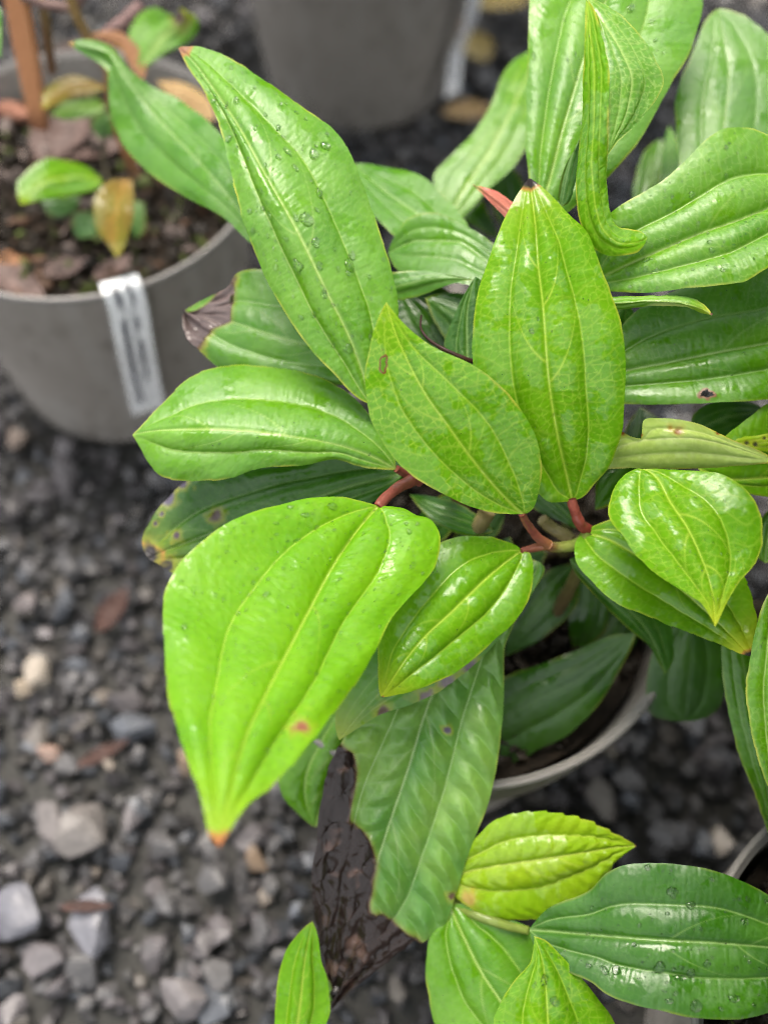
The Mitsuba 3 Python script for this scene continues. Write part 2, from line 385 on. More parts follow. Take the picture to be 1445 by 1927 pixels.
def leaf(plant, name, kind, mid, a, b, d, sl=(0.1, 0.1), bow=0.0, res=1.0, vein=1.0, net=0.3, quilt=0.0, bulge=0.045, rim=0.5, pitch=0.0068, wave=0.0006, tip=None, yellow_tip=0.0,
         spots=(), dead=(), holes=(), side=None, label=None, teeth=0.0, petiole=None, material=None, branch=1.0, under=None):
    """One leaf: its midrib and its two edges as seen in the photograph, its distance along the midrib (d), how steeply each half falls away (sl)."""
    seed_no[0] += 1
    sd = seed_no[0]
    mid, a, b = pts(mid), pts(a), pts(b)
    a, b = np.vstack([mid[:1], a, mid[-1:]]), np.vstack([mid[:1], b, mid[-1:]])
    lpx = np.linalg.norm(np.diff(mid, axis=0), axis=1).sum()
    wpx = np.linalg.norm(resample(a, np.linspace(0, 1, 20)) - resample(b, np.linspace(0, 1, 20)), axis=1).max()
    ns = int(np.clip(lpx / 2.2 * res, 36, 330))
    nt = int(np.clip(wpx / 2.2 * res, 20, 150)) // 2 * 2 + 1
    s = np.linspace(0.0015, 0.9985, ns)
    M, A, B = resample(mid, s), resample(a, s), resample(b, s)
    dm = along(d, s) - bow * np.sin(np.pi * s)
    r0 = np.random.default_rng(sd)
    for E in (A, B):  # uneven margin, slightly toothed towards the tip
        o = E - M
        ln = np.linalg.norm(o, axis=1, keepdims=True) + 1e-6
        wob = 1.6 * (meshkit.fbm(np.stack([s * 16, s * 0 + r0.random() * 90, s * 0], -1), 3) - 0.5)
        saw = -teeth * (1 - (s * (11 + r0.integers(4)) % 1.0)) * np.clip((s - 0.3) * 3, 0, 1) * np.clip((0.97 - s) * 12, 0, 1)
        E += o / ln * (2.2 * wob + saw)[:, None] * np.minimum(1, ln / 25)
    M3 = at(M[:, 0], M[:, 1], dm)
    edges = []
    for E, k in ((A, 0), (B, 1)):
        px = np.linalg.norm(E - M, axis=1)
        de = dm * (1 + along(sl[k], s) * px / FPX)
        edges.append(at(E[:, 0], E[:, 1], de))
    t = np.linspace(-1, 1, nt)
    t = np.sign(t) * np.abs(t) ** 0.92
    u = np.abs(t)[None, :] + 0 * s[:, None]
    isA = (t < 0)[None, :] + 0 * s[:, None] > 0
    E3 = np.where((t < 0)[None, :, None], edges[0][:, None], edges[1][:, None])
    P = M3[:, None] + u[..., None] * (E3 - M3[:, None])
    Wd = np.linalg.norm(E3 - M3[:, None], axis=-1)
    L = np.linalg.norm(np.diff(M3, axis=0), axis=1).sum()
    S = s[:, None] + 0 * u
    X, Y = u * Wd, S * L

    def normals(P):
        n = np.cross(np.gradient(P, axis=1), np.gradient(P, axis=0))
        n /= np.linalg.norm(n, axis=-1, keepdims=True) + 1e-15
        view = np.array([0, 0, CAM_H]) - P
        return n * np.sign((n * view).sum(-1).mean() + 1e-12)
    N = normals(P)
    N = N / (np.linalg.norm(N, axis=-1, keepdims=True) + 1e-12)
    # relief: two arches a side between midrib, side vein and margin; waves; quilting between the cross veins
    st = np.sign(t)[None, :] * u
    ul = 0.50 - 0.06 * S + 0.05 * (meshkit.noise(np.stack([S * 5, isA * 7.0 + sd, S * 0], -1)) - 0.5)
    arch = np.where(u < ul, np.abs(np.sin(np.pi * np.clip(u / ul, 0, 1))) ** 0.8, np.abs(np.sin(np.pi * np.clip((u - ul) / (1 - ul), 0, 1) * 0.8)) ** 0.9)
    env = np.clip(S * 8, 0, 1) * np.clip((1 - S) * 6, 0, 1)
    Wm = np.minimum(Wd, 0.02 + 0 * Wd)
    rel = (1.3 if res > 0.85 else 0.55) * bulge * Wm * arch * env
    ladder = (Y - 0.55 * X) / pitch + (0.8 if quilt < 1.5 else 0.3) * meshkit.noise(np.stack([S * 7, st * 4 + sd * 3, S * 0], -1)) + isA * 0.5
    tri = np.abs((ladder % 1.0) - 0.5) * 2
    qmask = np.where(u < ul, np.sin(np.pi * np.clip(u / ul, 0, 1)), np.sin(np.pi * np.clip((u - ul) / (1 - ul), 0, 1)))
    ribs = quilt * 0.0007 * (pitch / 0.0068) * (1 - tri ** 1.3) * qmask * env
    rel += ribs
    rel += wave * 3 * (meshkit.fbm(np.stack([Y * 42 + sd * 5, st * 1.6 + 9, S * 0], -1), 2) - 0.5) * (0.4 + u ** 2) * env
    rel += 0.00016 * (meshkit.noise(np.stack([X * 260, Y * 1300, sd + isA * 9.0], -1)) - 0.5)
    rel += 0.00030 * (meshkit.fbm(np.stack([X * 420, Y * 420, sd + S * 0 + isA * 9.0], -1), 3) - 0.5)
    wm = 0.00062 * (1 - 0.6 * S)
    if res < 0.85 and kind in ('mature', 'old', 'dark'):
        vein *= 0.6
    rel -= 0.00042 * np.exp(-(X / (2.2 * wm)) ** 2) * vein + 0.00022 * np.exp(-(((u - ul) * Wd) / 0.0009) ** 2) * env
    P = P + N * rel[..., None]
    N = normals(P)
    # colour
    c0, c1, cv, mat = KINDS[kind]
    c0, c1, cv = map(np.array, (c0, c1, cv))
    f = meshkit.fbm(np.stack([X * 60 + sd, Y * 60, isA * 5.0], -1), 4)
    C = c0 + (c1 - c0) * np.clip(0.5 + (f - 0.5) * 1.6, 0, 1)[..., None]
    C = C * (0.94 + 0.12 * meshkit.noise(np.stack([X * 700, Y * 700, isA * 3.0 + sd], -1)))[..., None]
    vm = 0.95 * np.exp(-(X / wm) ** 2)
    wl = 0.00032
    fade = np.clip((0.97 - S) * 6, 0, 1)
    vm = np.maximum(vm, 0.62 * fade * np.exp(-(((u - ul) * Wd) / wl) ** 2))
    if branch:
        for k in range(2):
            for sideA in (0, 1):
                s0 = 0.36 + 0.25 * k + 0.11 * sideA + 0.05 * r0.uniform(-1, 1)
                v_ = np.clip(u / ul, 0, 1.05)
                curve = s0 + 0.55 * Wd / L * v_ + 0.13 * v_ ** 2.6
                dd = (S - curve) * L * 0.72
                vm = np.maximum(vm, 0.5 * branch * (1 - 0.45 * v_) * np.exp(-(dd / max(0.00036, 1.1 * L / ns)) ** 2) * (u < ul * 1.02) * (isA == (sideA == 1)))
    cross = np.exp(-(((ladder % 1.0) - 0.5) * pitch / 0.00032) ** 2)
    vm = np.maximum(vm, 0.34 * net * 2 * cross)
    d1, d2 = vor(X / 0.0030 + 40 * isA, Y / 0.0026 + sd * 11)
    vm = np.maximum(vm, 0.72 * net * np.clip(1.1 - (d2 - d1) / 0.15, 0, 1) * (0.4 + 1.2 * meshkit.noise(np.stack([X * 90, Y * 90, isA * 5.0 + sd], -1))))
    vm = np.clip(vm * vein, 0, 1)
    C = C + (cv - C) * vm[..., None] * 0.85
    edge = np.clip((u - 1 + 0.0009 / np.maximum(Wd, 0.0009)) * np.maximum(Wd, 0.0009) / 0.0007, 0, 1) * rim * np.clip(1.5 * meshkit.noise(np.stack([Y * 130, isA * 9.0 + sd, S * 0], -1)) - 0.45, 0, 1)
    C = C + (np.array([0.50, 0.46, 0.06]) - C) * edge[..., None]
    if yellow_tip:
        k = np.clip((S - 0.74) / 0.26, 0, 1) ** 1.8 * yellow_tip
        C = C + (np.array([0.52, 0.52, 0.03]) - C) * k[..., None]
    if tip is not None:
        s1, col = tip
        k = np.clip((S + 0.03 * (f - 0.5) - s1) / max(1 - s1, 0.01) * 2.2, 0, 1)
        warm = np.clip(k * 2.0, 0, 1) * np.clip(2.2 - 2 * k, 0, 1)
        C = C + (np.array([0.42, 0.12, 0.045]) - C) * (0.8 * warm)[..., None]
        C = C + (np.array(col) - C) * np.clip(k * 1.8 - 0.8, 0, 1)[..., None]
    pix = np.stack(proj(P)[:2], -1)

    def find(x, y):
        k = np.argmin((pix[..., 0] - x) ** 2 + (pix[..., 1] - y) ** 2)
        return np.unravel_index(k, S.shape)
    for x, y, rad, col in spots:
        i, j = find(x, y)
        dist = np.linalg.norm(P - P[i, j], axis=-1) * (1 + 0.9 * (meshkit.noise(P * 420, sd) - 0.5))
        halo = np.clip((rad * 2.1 - dist) / (1.2 * rad), 0, 1)
        C = C + (np.array([0.40, 0.36, 0.03]) - C) * (0.45 * halo)[..., None]
        P = P - N * (0.00025 * np.clip((rad * 1.3 - dist) / rad, 0, 1))[..., None]
        k = np.clip((rad * 1.15 - dist) / (0.6 * rad), 0, 1)
        C = C + (np.array(col) - C) * k[..., None]
    withered = np.zeros(S.shape, bool)
    for poly, col in dead:  # withered areas, in the leaf's own coordinates
        q = np.array([(S[find(*xy)], np.sign(t[find(*xy)[1]]) * u[find(*xy)]) for xy in pts(poly)])
        q[:, 1] = np.where(abs(q[:, 1]) > 0.93, np.sign(q[:, 1]) * 1.3, q[:, 1])
        q[:, 0] = np.where(q[:, 0] > 0.975, 1.06, q[:, 0])
        x0, y0 = S + 0.008 * (meshkit.fbm(P * 200, 3, sd) - 0.5) * 2, st + 0.03 * (meshkit.fbm(P * 200, 3, sd + 5) - 0.5) * 2
        inside = np.zeros(S.shape, bool)
        for (ax, ay), (bx, by) in zip(q, np.roll(q, -1, 0)):
            hit = ((ay > y0) != (by > y0)) & (x0 < (bx - ax) * (y0 - ay) / (by - ay + 1e-12) + ax)
            inside ^= hit
        n1, n2 = meshkit.fbm(np.stack([st * 3.2 + Y * 26 + 0.8 * meshkit.noise(P * 70, 2), Y * 22 - st * 1.3, S * 0 + sd], -1), 3), meshkit.fbm(P * 130, 3, sd + 2)
        cd = np.array(col) * (0.5 + 1.0 * n1)[..., None] + np.array([0.22, 0.13, 0.10]) * (np.clip(n2 - 0.60, 0, 1) * 3.0)[..., None]
        from scipy.ndimage import gaussian_filter
        soft = gaussian_filter(inside.astype(float), 3.0)
        ring = np.clip((soft - 0.04) * 3, 0, 1)
        C = C + (np.array([0.30, 0.26, 0.04]) - C) * (0.55 * ring)[..., None]
        C = C + (np.array([0.075, 0.040, 0.022]) - C) * np.clip((soft - 0.22) * 5, 0, 1)[..., None]
        C = np.where(inside[..., None], cd, C)
        withered |= inside
        P = P + N * (inside * (0.0075 * (n1 - 0.5) - ribs - 0.6 * bulge * Wm * arch * env + 0.0006 * (meshkit.noise(P * 420, 5) - 0.5)))[..., None]
    i, j = np.meshgrid(np.arange(ns - 1), np.arange(nt - 1), indexing='ij')
    q = np.stack([i * nt + j, i * nt + j + 1, (i + 1) * nt + j + 1, (i + 1) * nt + j], -1).reshape(-1, 4)
    for x, y, rx, ry, col in holes:
        i0, j0 = find(x, y)
        rr = np.hypot((pix[..., 0] - pix[i0, j0, 0]) / rx, (pix[..., 1] - pix[i0, j0, 1]) / ry) * (1 + 0.9 * (meshkit.noise(P * 700, 3) - 0.5))
        C = C + (np.array(col) - C) * np.clip((1.5 - rr) / 0.3, 0, 1)[..., None]
        q = q[(rr.reshape(-1)[q] > 1.0).any(1)]
    vv, ff = P.reshape(-1, 3), np.vstack([q[:, [0, 1, 2]], q[:, [0, 2, 3]]])
    nn = np.cross(vv[ff[:, 1]] - vv[ff[:, 0]], vv[ff[:, 2]] - vv[ff[:, 0]])
    if (nn * (np.array([0, 0, CAM_H]) - vv[ff[:, 0]])).sum() < 0:
        ff = ff[:, ::-1]
    key = key_for(LEAF[under]['key'] + '__folded_half' if under else plant + '__leaf')
    gone = withered.reshape(-1)[ff].all(1)
    scene[key] = mikit.ply((vv, ff[~gone]), material or mat, smooth=True, color=np.clip(C, 0.002, 0.85).reshape(-1, 3))
    if gone.any():
        scene[key + '__withered_part'] = mikit.ply((vv, ff[gone]), 'm_dead', smooth=True, color=np.clip(C, 0.002, 0.85).reshape(-1, 3))
        labels[key + '__withered_part'] = {'label': 'dead, dark, shrivelled part of the leaf'}
    if label:
        labels[key] = {'label': label}
    LEAF[name] = dict(key=key, P=P, N=N, s=s, t=t, L=L, W=Wd, pix=pix)
    if petiole:
        tube(key + '__petiole', *petiole)
    return key


def tube(key, path, radii, col, mat='m_young_leaf', sides=12, lumps=0.2):
    """A stalk through points given as x,y,distance of the photograph; col is one colour or the colours from start to end."""
    p = pts(path) if isinstance(path, str) else np.asarray(path)
    p3 = at(p[:, 0], p[:, 1], p[:, 2]) if isinstance(path, str) else p
    n = 34
    s = np.linspace(0, 1, n)
    c = resample(p3, s)
    r = along(radii, s)
    tg = np.gradient(c, axis=0)
    tg /= np.linalg.norm(tg, axis=1, keepdims=True)
    e1 = np.cross(tg, [0.3, 0.5, 0.81])
    e1 /= np.linalg.norm(e1, axis=1, keepdims=True)
    e2 = np.cross(tg, e1)
    a = np.arange(sides) * 2 * np.pi / sides
    ring = np.cos(a)[None, :, None] * e1[:, None] + np.sin(a)[None, :, None] * e2[:, None]
    k = 1 + lumps * (meshkit.fbm((c[:, None] + ring * 0.003) * 400, 2) - 0.5) * 2
    vv = c[:, None] + ring * (r[:, None] * k)[..., None]
    col = np.atleast_2d(np.asarray(col, float))
    cc = np.stack([along(col[:, q], s) for q in range(3)], -1)[:, None] + 0 * vv
    cc = cc * (0.7 + 0.6 * meshkit.fbm(vv * 500, 3))[..., None]
    i, j = np.meshgrid(np.arange(n - 1), np.arange(sides), indexing='ij')
    j2 = (j + 1) % sides
    q = np.stack([i * sides + j, i * sides + j2, (i + 1) * sides + j2, (i + 1) * sides + j], -1).reshape(-1, 4)
    vv, cc = vv.reshape(-1, 3), cc.reshape(-1, 3)
    ff = np.vstack([q[:, [0, 1, 2]], q[:, [0, 2, 3]]])
    k0 = len(vv)
    caps = [(k0, b0, b1) for b0, b1 in zip(range(sides), np.roll(range(sides), -1))] + [(k0 + 1, (n - 1) * sides + b1, (n - 1) * sides + b0) for b0, b1 in zip(range(sides), np.roll(range(sides), -1))]
    vv, cc, ff = np.vstack([vv, c[:1], c[-1:]]), np.vstack([cc, cc[:1], cc[-1:]]), np.vstack([ff, np.array(caps)])
    scene[key] = mikit.ply((vv, ff), mat, smooth=True, color=np.clip(cc, 0.002, 0.8))


def surf_at(lf, si, ti):
    """Point and normal of a leaf at fractional grid places."""
    P, N = lf['P'], lf['N']
    i = np.clip(np.floor(si).astype(int), 0, P.shape[0] - 2)
    j = np.clip(np.floor(ti).astype(int), 0, P.shape[1] - 2)
    a, b = (si - i)[..., None], (ti - j)[..., None]
    out = []
    for G in (P, N):
        out.append((G[i, j] * (1 - b) + G[i, j + 1] * b) * (1 - a) + (G[i + 1, j] * (1 - b) + G[i + 1, j + 1] * b) * a)
    return out


def dome(lf, i, j, r, asp, ang, r0, flat=0.55):
    """A drop of water that sits on the leaf with its foot following the surface."""
    P = lf['P']
    gi = np.linalg.norm(P[min(i + 1, P.shape[0] - 1), j] - P[max(i - 1, 0), j]) / 2 + 1e-9
    gj = np.linalg.norm(P[i, min(j + 1, P.shape[1] - 1)] - P[i, max(j - 1, 0)]) / 2 + 1e-9
    m, rings = (14, 4) if r < 0.0011 else (24, 7)
    a = np.arange(m) * 2 * np.pi / m
    wob = 1 + sum(r0.uniform(-1, 1) * (0.16 if r < 0.0011 else 0.34) / k * np.cos(k * a + r0.uniform(0, 6.3)) for k in (2, 3, 4))
    vv, ff = [], []
    for k in range(rings):
        q = np.cos(0.5 * np.pi * k / rings)
        hgt = np.sin(0.5 * np.pi * k / rings) * r * flat * (1.0) - (0.00006 if k == 0 else 0)
        x, y = r * q * wob * np.cos(a), r * q * wob * np.sin(a) * asp
        x, y = x * math.cos(ang) - y * math.sin(ang), x * math.sin(ang) + y * math.cos(ang)
        p, n = surf_at(lf, i + x / gi, j + y / gj)
        vv.append(p + n * hgt)
    p, n = surf_at(lf, np.array([float(i)]), np.array([float(j)]))
    vv.append(p + n * r * flat)
    vv = np.vstack(vv)
    for k in range(rings - 1):
        for b in range(m):
            b2 = (b + 1) % m
            ff += [(k * m + b, k * m + b2, (k + 1) * m + b2), (k * m + b, (k + 1) * m + b2, (k + 1) * m + b)]
    ff += [((rings - 1) * m + b, (rings - 1) * m + (b + 1) % m, rings * m) for b in range(m)]
    ff = np.array(ff)
    nn = np.cross(vv[ff[:, 1]] - vv[ff[:, 0]], vv[ff[:, 2]] - vv[ff[:, 0]]).sum(0)
    return vv, (ff if (nn * lf['N'][i, j]).sum() > 0 else ff[:, ::-1])


def drops(name, n, rmin, rmax, srange=(0.06, 0.94), trange=(-0.93, 0.93), big=(), power=3.0, asp=(0.6, 1.0)):
    """Fine droplets as one part; the big ones, given by where they are, as parts of their own."""
    lf = LEAF[name]
    r0 = np.random.default_rng(len(name) * 7 + n)
    V, Fs, n0, taken = [], [], 0, []
    for x, y, r in big:
        k = np.argmin((lf['pix'][..., 0] - x) ** 2 + (lf['pix'][..., 1] - y) ** 2)
        i, j = np.unravel_index(k, lf['pix'].shape[:2])
        r *= 1.25
        vv, ff = dome(lf, int(i), int(j), r, r0.uniform(0.5, 0.95), r0.uniform(-0.4, 0.4), r0, 0.48)
        taken.append((lf['P'][i, j], r))
        scene[key_for(lf['key'] + '__water_drop')] = mikit.ply((vv, ff), 'm_water', smooth=True)
    for _ in range(n):
        sv, tv = r0.uniform(*srange), r0.uniform(*trange)
        i, j = int(np.argmin(abs(lf['s'] - sv))), int(np.argmin(abs(lf['t'] - tv)))
        r = rmin + (rmax - rmin) * r0.random() ** power
        if min(1 - abs(tv), 1) * lf['W'][i, j] < r * 1.3 or any(np.linalg.norm(lf['P'][i, j] - p) < r + q for p, q in taken):
            continue
        taken.append((lf['P'][i, j], r))
        vv, ff = dome(lf, i, j, r, r0.uniform(*asp), r0.uniform(-0.5, 0.5), r0)
        V.append(vv), Fs.append(ff + n0)
        n0 += len(vv)
    if V:
        k = lf['key'] + '__fine_droplets'
        scene[k] = mikit.ply((np.vstack(V), np.vstack(Fs)), 'm_water', smooth=True)
        labels[k] = {'label': 'fine rain droplets on the leaf', 'kind': 'stuff'}


BLACK, GREY = (0.030, 0.024, 0.024), (0.16, 0.13, 0.13)
# LEAVES_BELOW
SH = thing('evergreen_shrub', 'big glossy green shrub with rain wet three-veined leaves filling the right half', 'shrub')
RED, GRN, TAN = (0.27, 0.080, 0.055), (0.20, 0.27, 0.05), (0.34, 0.27, 0.12)

# the sharp leaves of the nearest shoots
leaf(SH, 'A', 'mid', '700,762 660,640 615,548 560,435 495,320 450,238 398,160 360,110 334,87',
     '662,740 640,715 590,660 540,590 490,500 455,400 430,300 413,235 388,175 352,122',
     '722,735 742,660 747,590 735,515 715,440 682,350 640,262 560,198 480,140 420,104 370,86',
     (0.347, 0.342, 0.366), sl=((0.15, 0.45, 0.5), (0.3, 0.65, 0.55)), bow=0.008, net=0.16, bulge=0.075, rim=0.75, wave=0.0009,
     tip=(0.965, (0.25, 0.10, 0.04)), teeth=1.5)
leaf(SH, 'B', 'young', '985,968 960,946 924,907 878,850 840,797 802,744 760,664 740,615 727,567',
     '947,967 894,955 833,928 772,890 722,836 694,775 687,705 694,655 707,610',
     '999,962 1013,930 1020,888 1015,848 996,797 962,746 916,704 878,681 821,656 783,629 745,591',
     (0.338, 0.325, 0.316), sl=((0.1, 0.25, 0.3), (0.0, -0.1, 0.1)), bow=0.004, net=0.55, bulge=0.035, rim=0.9, yellow_tip=0.2, vein=1.0, branch=1.6,
     holes=[(721, 686, 6, 13, (0.16, 0.06, 0.015))], label='pointed bright leaf with a small nibbled hole near its edge',
     petiole=('982,966,.3385 996,992,.345 1017,1016,.350 1034,1026,.352', (0.0013, 0.0015, 0.0018), [RED, RED, (0.30, 0.13, 0.05)]))
leaf(SH, 'C', 'young', '1077,942 1063,880 1050,823 1032,709 1021,568 1013,500 1008,430 1000,362 995,333',
     '1040,945 1000,915 958,870 918,800 895,720 889,660 893,591 913,511 950,411 972,368',
     '1095,936 1121,907 1149,865 1166,813 1173,761 1176,685 1166,609 1146,547 1126,493 1108,445 1070,404 1030,358',
     (0.348, 0.335, 0.342), sl=((0.25, 0.30, 0.15), (0.1, 0.05, 0.1)), bow=0.006, net=0.42, bulge=0.085, rim=0.55, yellow_tip=0.3, branch=1.8,
     tip=(0.955, BLACK), label='upright oval bright leaf with a blackened tip',
     petiole=('1076,937,.3485 1082,964,.350 1096,990,.353 1106,998,.356', (0.0017, 0.0019, 0.0022), [RED, (0.28, 0.05, 0.035)]))
leaf(SH, 'D', 'lime', '713,951 665,1008 624,1070 582,1149 541,1228 499,1310 462,1390 436,1480 420,1545 413,1594',
     '684,944 644,936 582,940 520,954 428,991 366,1037 325,1078 306,1141 308,1215 312,1290 338,1390 360,1455 382,1520 394,1570',
     '727,952 761,957 783,971 808,980 824,1016 816,1066 794,1099 765,1130 734,1168 711,1215 682,1269 624,1350 582,1402 540,1452 500,1492 462,1522 438,1556',
     (0.338, 0.318, 0.285, 0.250), sl=((0.15, 0.2, 0.25), (0.2, 0.45, 0.3)), bow=0.010, net=0.12, bulge=0.07, rim=0.4, quilt=0.22, pitch=0.0033, wave=0.0014, yellow_tip=0.35,
     tip=(0.955, (0.40, 0.15, 0.05)), spots=[(568, 1368, 0.0021, (0.30, 0.11, 0.06))], teeth=3.0, label='large lime green leaf drooping towards the viewer with a reddish spot',
     petiole=('712,954,.3385 737,926,.341 778,902,.346 806,890,.352', (0.0018, 0.0020, 0.0022), [RED, RED, (0.30, 0.10, 0.06)]))
leaf(SH, 'E', 'mid', '746,884 687,853 611,831 534,819 458,810 382,808 306,809 248,817',
     '735,840 705,790 649,735 592,705 534,692 458,688 413,694 363,713 325,743 287,777 258,808',
     '687,880 626,865 573,876 496,880 420,901 356,905 314,899 287,880 268,850 255,828',
     (0.352, 0.345, 0.352), sl=((0.4, 1.0, 0.8), (0.1, 0.3, 0.2)), bow=0.003, net=0.14, bulge=0.05, rim=0.6, wave=0.0009, teeth=1.5,
     petiole=('746,882,.352 765,892,.355 790,905,.36', (0.0014, 0.0016, 0.002), RED))
leaf(SH, 'F', 'young', '980,1038 927,1078 875,1127 854,1148 799,1199 764,1241 736,1283 717,1313',
     '979,1033 954,1020 913,1009 865,1011 833,1020 798,1050 760,1105 728,1165 711,1217 711,1258 713,1298',
     '996,1040 1003,1065 1001,1099 989,1137 961,1175 927,1206 892,1238 844,1272 795,1293 754,1307 726,1312',
     (0.350, 0.342, 0.328), sl=((0.2, 0.40, 0.4), (0.1, 0.25, 0.2)), bow=0.006, net=0.22, bulge=0.06, rim=0.6, yellow_tip=0.55, tip=(0.985, BLACK),
     petiole=('979,1038,.3505 1002,1032,.352 1028,1026,.353', (0.0012, 0.0014, 0.0018), [RED, (0.30, 0.12, 0.05)]))
leaf(SH, 'O', 'young', '1207,880 1232,895 1263,947 1291,988 1315,1037 1333,1085 1343,1130 1346,1180',
     '1180,890 1153,926 1145,964 1153,988 1177,1016 1188,1034 1215,1065 1249,1092 1284,1113 1319,1137 1336,1160',
     '1291,888 1343,893 1391,914 1419,947 1433,988 1433,1023 1422,1058 1391,1096 1367,1134 1354,1164',
     (0.338, 0.326, 0.312), sl=((0.35, 0.25, 0.2), (0.3, 0.1, 0.15)), bow=0.006, net=0.42, bulge=0.055, rim=0.5, branch=1.7, yellow_tip=0.65, teeth=1.5)
leaf(SH, 'Q', 'young', '1097,1004 1130,1010 1187,1039 1250,1085 1310,1135 1370,1190 1414,1236',
     '1080,1028 1083,1054 1108,1089 1139,1120 1160,1137 1201,1154 1256,1177 1308,1196 1360,1217 1397,1232',
     '1125,985 1170,975 1240,985 1310,1010 1370,1050 1405,1096 1419,1144 1427,1182 1424,1220',
     (0.354, 0.352, 0.338), sl=((0.1, -0.1, 0.1), (0.1, 0.2, 0.15)), bow=0.004, net=0.25, bulge=0.05, rim=0.6, yellow_tip=0.9, tip=(0.945, BLACK),
     teeth=2.0, label='bright leaf under the front right leaf, tip yellow and black')
leaf(SH, 'P', 'pale', '1128,866 1175,838 1222,828 1291,825 1343,832 1390,845 1440,862 1474,873',
     '1150,830 1170,813 1192,822 1206,826 1211,790 1222,786 1256,787 1308,796 1343,810 1377,827 1429,848',
     '1139,882 1204,882 1260,882 1291,881 1360,878 1410,874 1445,872',
     (0.350, 0.332, 0.332), sl=((0.4, 0.1, 0.2), (0.5, 0.7, 0.5)), net=0.35, bulge=0.03, rim=1.2, spots=[(1275, 812, 0.0016, (0.22, 0.10, 0.01)), (1262, 806, 0.0008, (0.3, 0.2, 0.01)), (1170, 815, 0.0012, (0.25, 0.09, 0.02)), (1206, 818, 0.0007, (0.22, 0.06, 0.02)), (1350, 815, 0.0007, (0.22, 0.07, 0.02))],
     label='folded yellowing leaf seen on its pale underside, edge nibbled and brown')
leaf(SH, 'V', 'mid', '1476,1070 1470,1200 1465,1350 1465,1512',
     '1450,1108 1430,1150 1412,1230 1403,1300 1410,1362 1422,1416 1446,1483', '1500,1090 1540,1200 1530,1350 1490,1470',
     (0.338, 0.330, 0.335), sl=((0.1, 0.3, 0.2), (0.1, 0.2, 0.2)), bulge=0.07, rim=0.8, teeth=1.5)
leaf(SH, 'U', 'mature', '1384,1170 1397,1240 1412,1330 1432,1430 1450,1520 1459,1592',
     '1362,1190 1357,1224 1360,1274 1368,1331 1390,1421 1417,1489 1443,1562', '1420,1200 1455,1290 1478,1420 1474,1540',
     (0.365, 0.360, 0.368), sl=((0.2, 0.3, 0.2), (0.2, 0.3, 0.2)), rim=0.45, teeth=1.5, res=0.7)

# upper right
leaf(SH, 'W', 'mid', '1010,410 1032,346 1056,253 1080,171 1100,105 1140,0 1192,-125',
     '998,380 994,325 988,260 990,192 993,103 996,0 1040,-90 1150,-135', '1060,402 1100,372 1145,332 1210,253 1258,164 1299,92 1323,0 1310,-70 1230,-125',
     (0.366, 0.372, 0.395), sl=((0.1, 0.25, 0.2), (0.0, 0.15, 0.2)), net=0.12, bulge=0.085, rim=0.6, wave=0.0009, teeth=1.0)
leaf(SH, 'X', 'young', '1103,-6 1110,60 1118,140 1117,220 1113,300 1118,370 1133,428 1172,458 1219,446',
     '1101,10 1101,69 1099,113 1096,192 1090,267 1085,343 1089,394 1101,439 1118,466 1156,482 1195,476',
     '1118,17 1137,86 1146,144 1145,219 1141,300 1146,370 1151,411 1166,427 1204,434',
     (0.335, 0.327, 0.330, 0.338), sl=((0.5, 0.7, 0.9, 0.7, 0.2), (-0.35, -0.4, -0.1, 0.7, 0.4)), net=0.45, vein=0.7, bulge=0.03, rim=0.9, branch=0.4, quilt=0.5,
     label='twisted upright leaf folded along its midrib and curling under at its lower end')
leaf(SH, 'Xa', 'mid', '1104,-5 1140,45 1172,100 1190,150 1182,205 1160,258 1140,303', '1119,18 1138,87 1146.5,144 1145.5,219 1142,280', '1128,0 1169,27 1204,69 1231,116 1244,154 1234,182 1197,233 1156,274',
     (0.3345, 0.3295, 0.3310), sl=((-0.25, -0.35, -0.2), (0.5, 0.9, 0.6)), net=0.7, vein=0.9, bulge=0.03, rim=0.5, branch=1.2, under='X')
leaf(SH, 'X2', 'old', '1090,260 1074,300 1064,345 1056,388', '1084,275 1066,305 1053,350 1050,375', '1096,290 1086,330 1078,365 1066,385',
     (0.345, 0.347, 0.350), sl=((0.3,), (0.3,)), rim=0.5, res=0.8)
leaf(SH, 'Y', 'mature', '1340,420 1362,240 1371,137 1361,69 1351,15', '1300,400 1276,291 1270,206 1275,171 1296,113 1313,72 1328,36',
     '1420,400 1475,290 1485,160 1455,75 1423,45 1392,24', (0.385, 0.40, 0.42), sl=((0.1, 0.2, 0.2), (0.0, 0.1, 0.1)), res=0.65, rim=0.35, net=0.1)
leaf(SH, 'Y2', 'mature', '1225,470 1222,400 1228,330 1243,260', '1195,440 1190,370 1197,325 1214,284', '1250,440 1253,380 1252,320 1250,280', (0.44, 0.45, 0.46), res=0.4, net=0)
leaf(SH, 'Y3', 'mature', '1268,470 1262,400 1262,310 1259,235', '1240,440 1240,370 1243,300', '1290,430 1285,360 1277,270', (0.43, 0.44, 0.46), res=0.4, net=0)
leaf(SH, 'Z', 'mid', '1112,532 1190,493 1258,463 1327,435 1395,411 1445,391 1540,350 1602,328',
     '1118,480 1128,432 1149,401 1190,373 1241,343 1293,298 1327,264 1361,246 1395,245 1445,260 1530,275 1585,310',
     '1140,548 1200,553 1267,547 1326,541 1360,536 1395,533 1429,516 1500,460 1570,380',
     (0.352, 0.345, 0.362), sl=((0.1, 0.05, 0.1), (-0.1, -0.35, -0.2)), bow=0.006, net=0.32, bulge=0.085, rim=0.5, wave=0.0009)
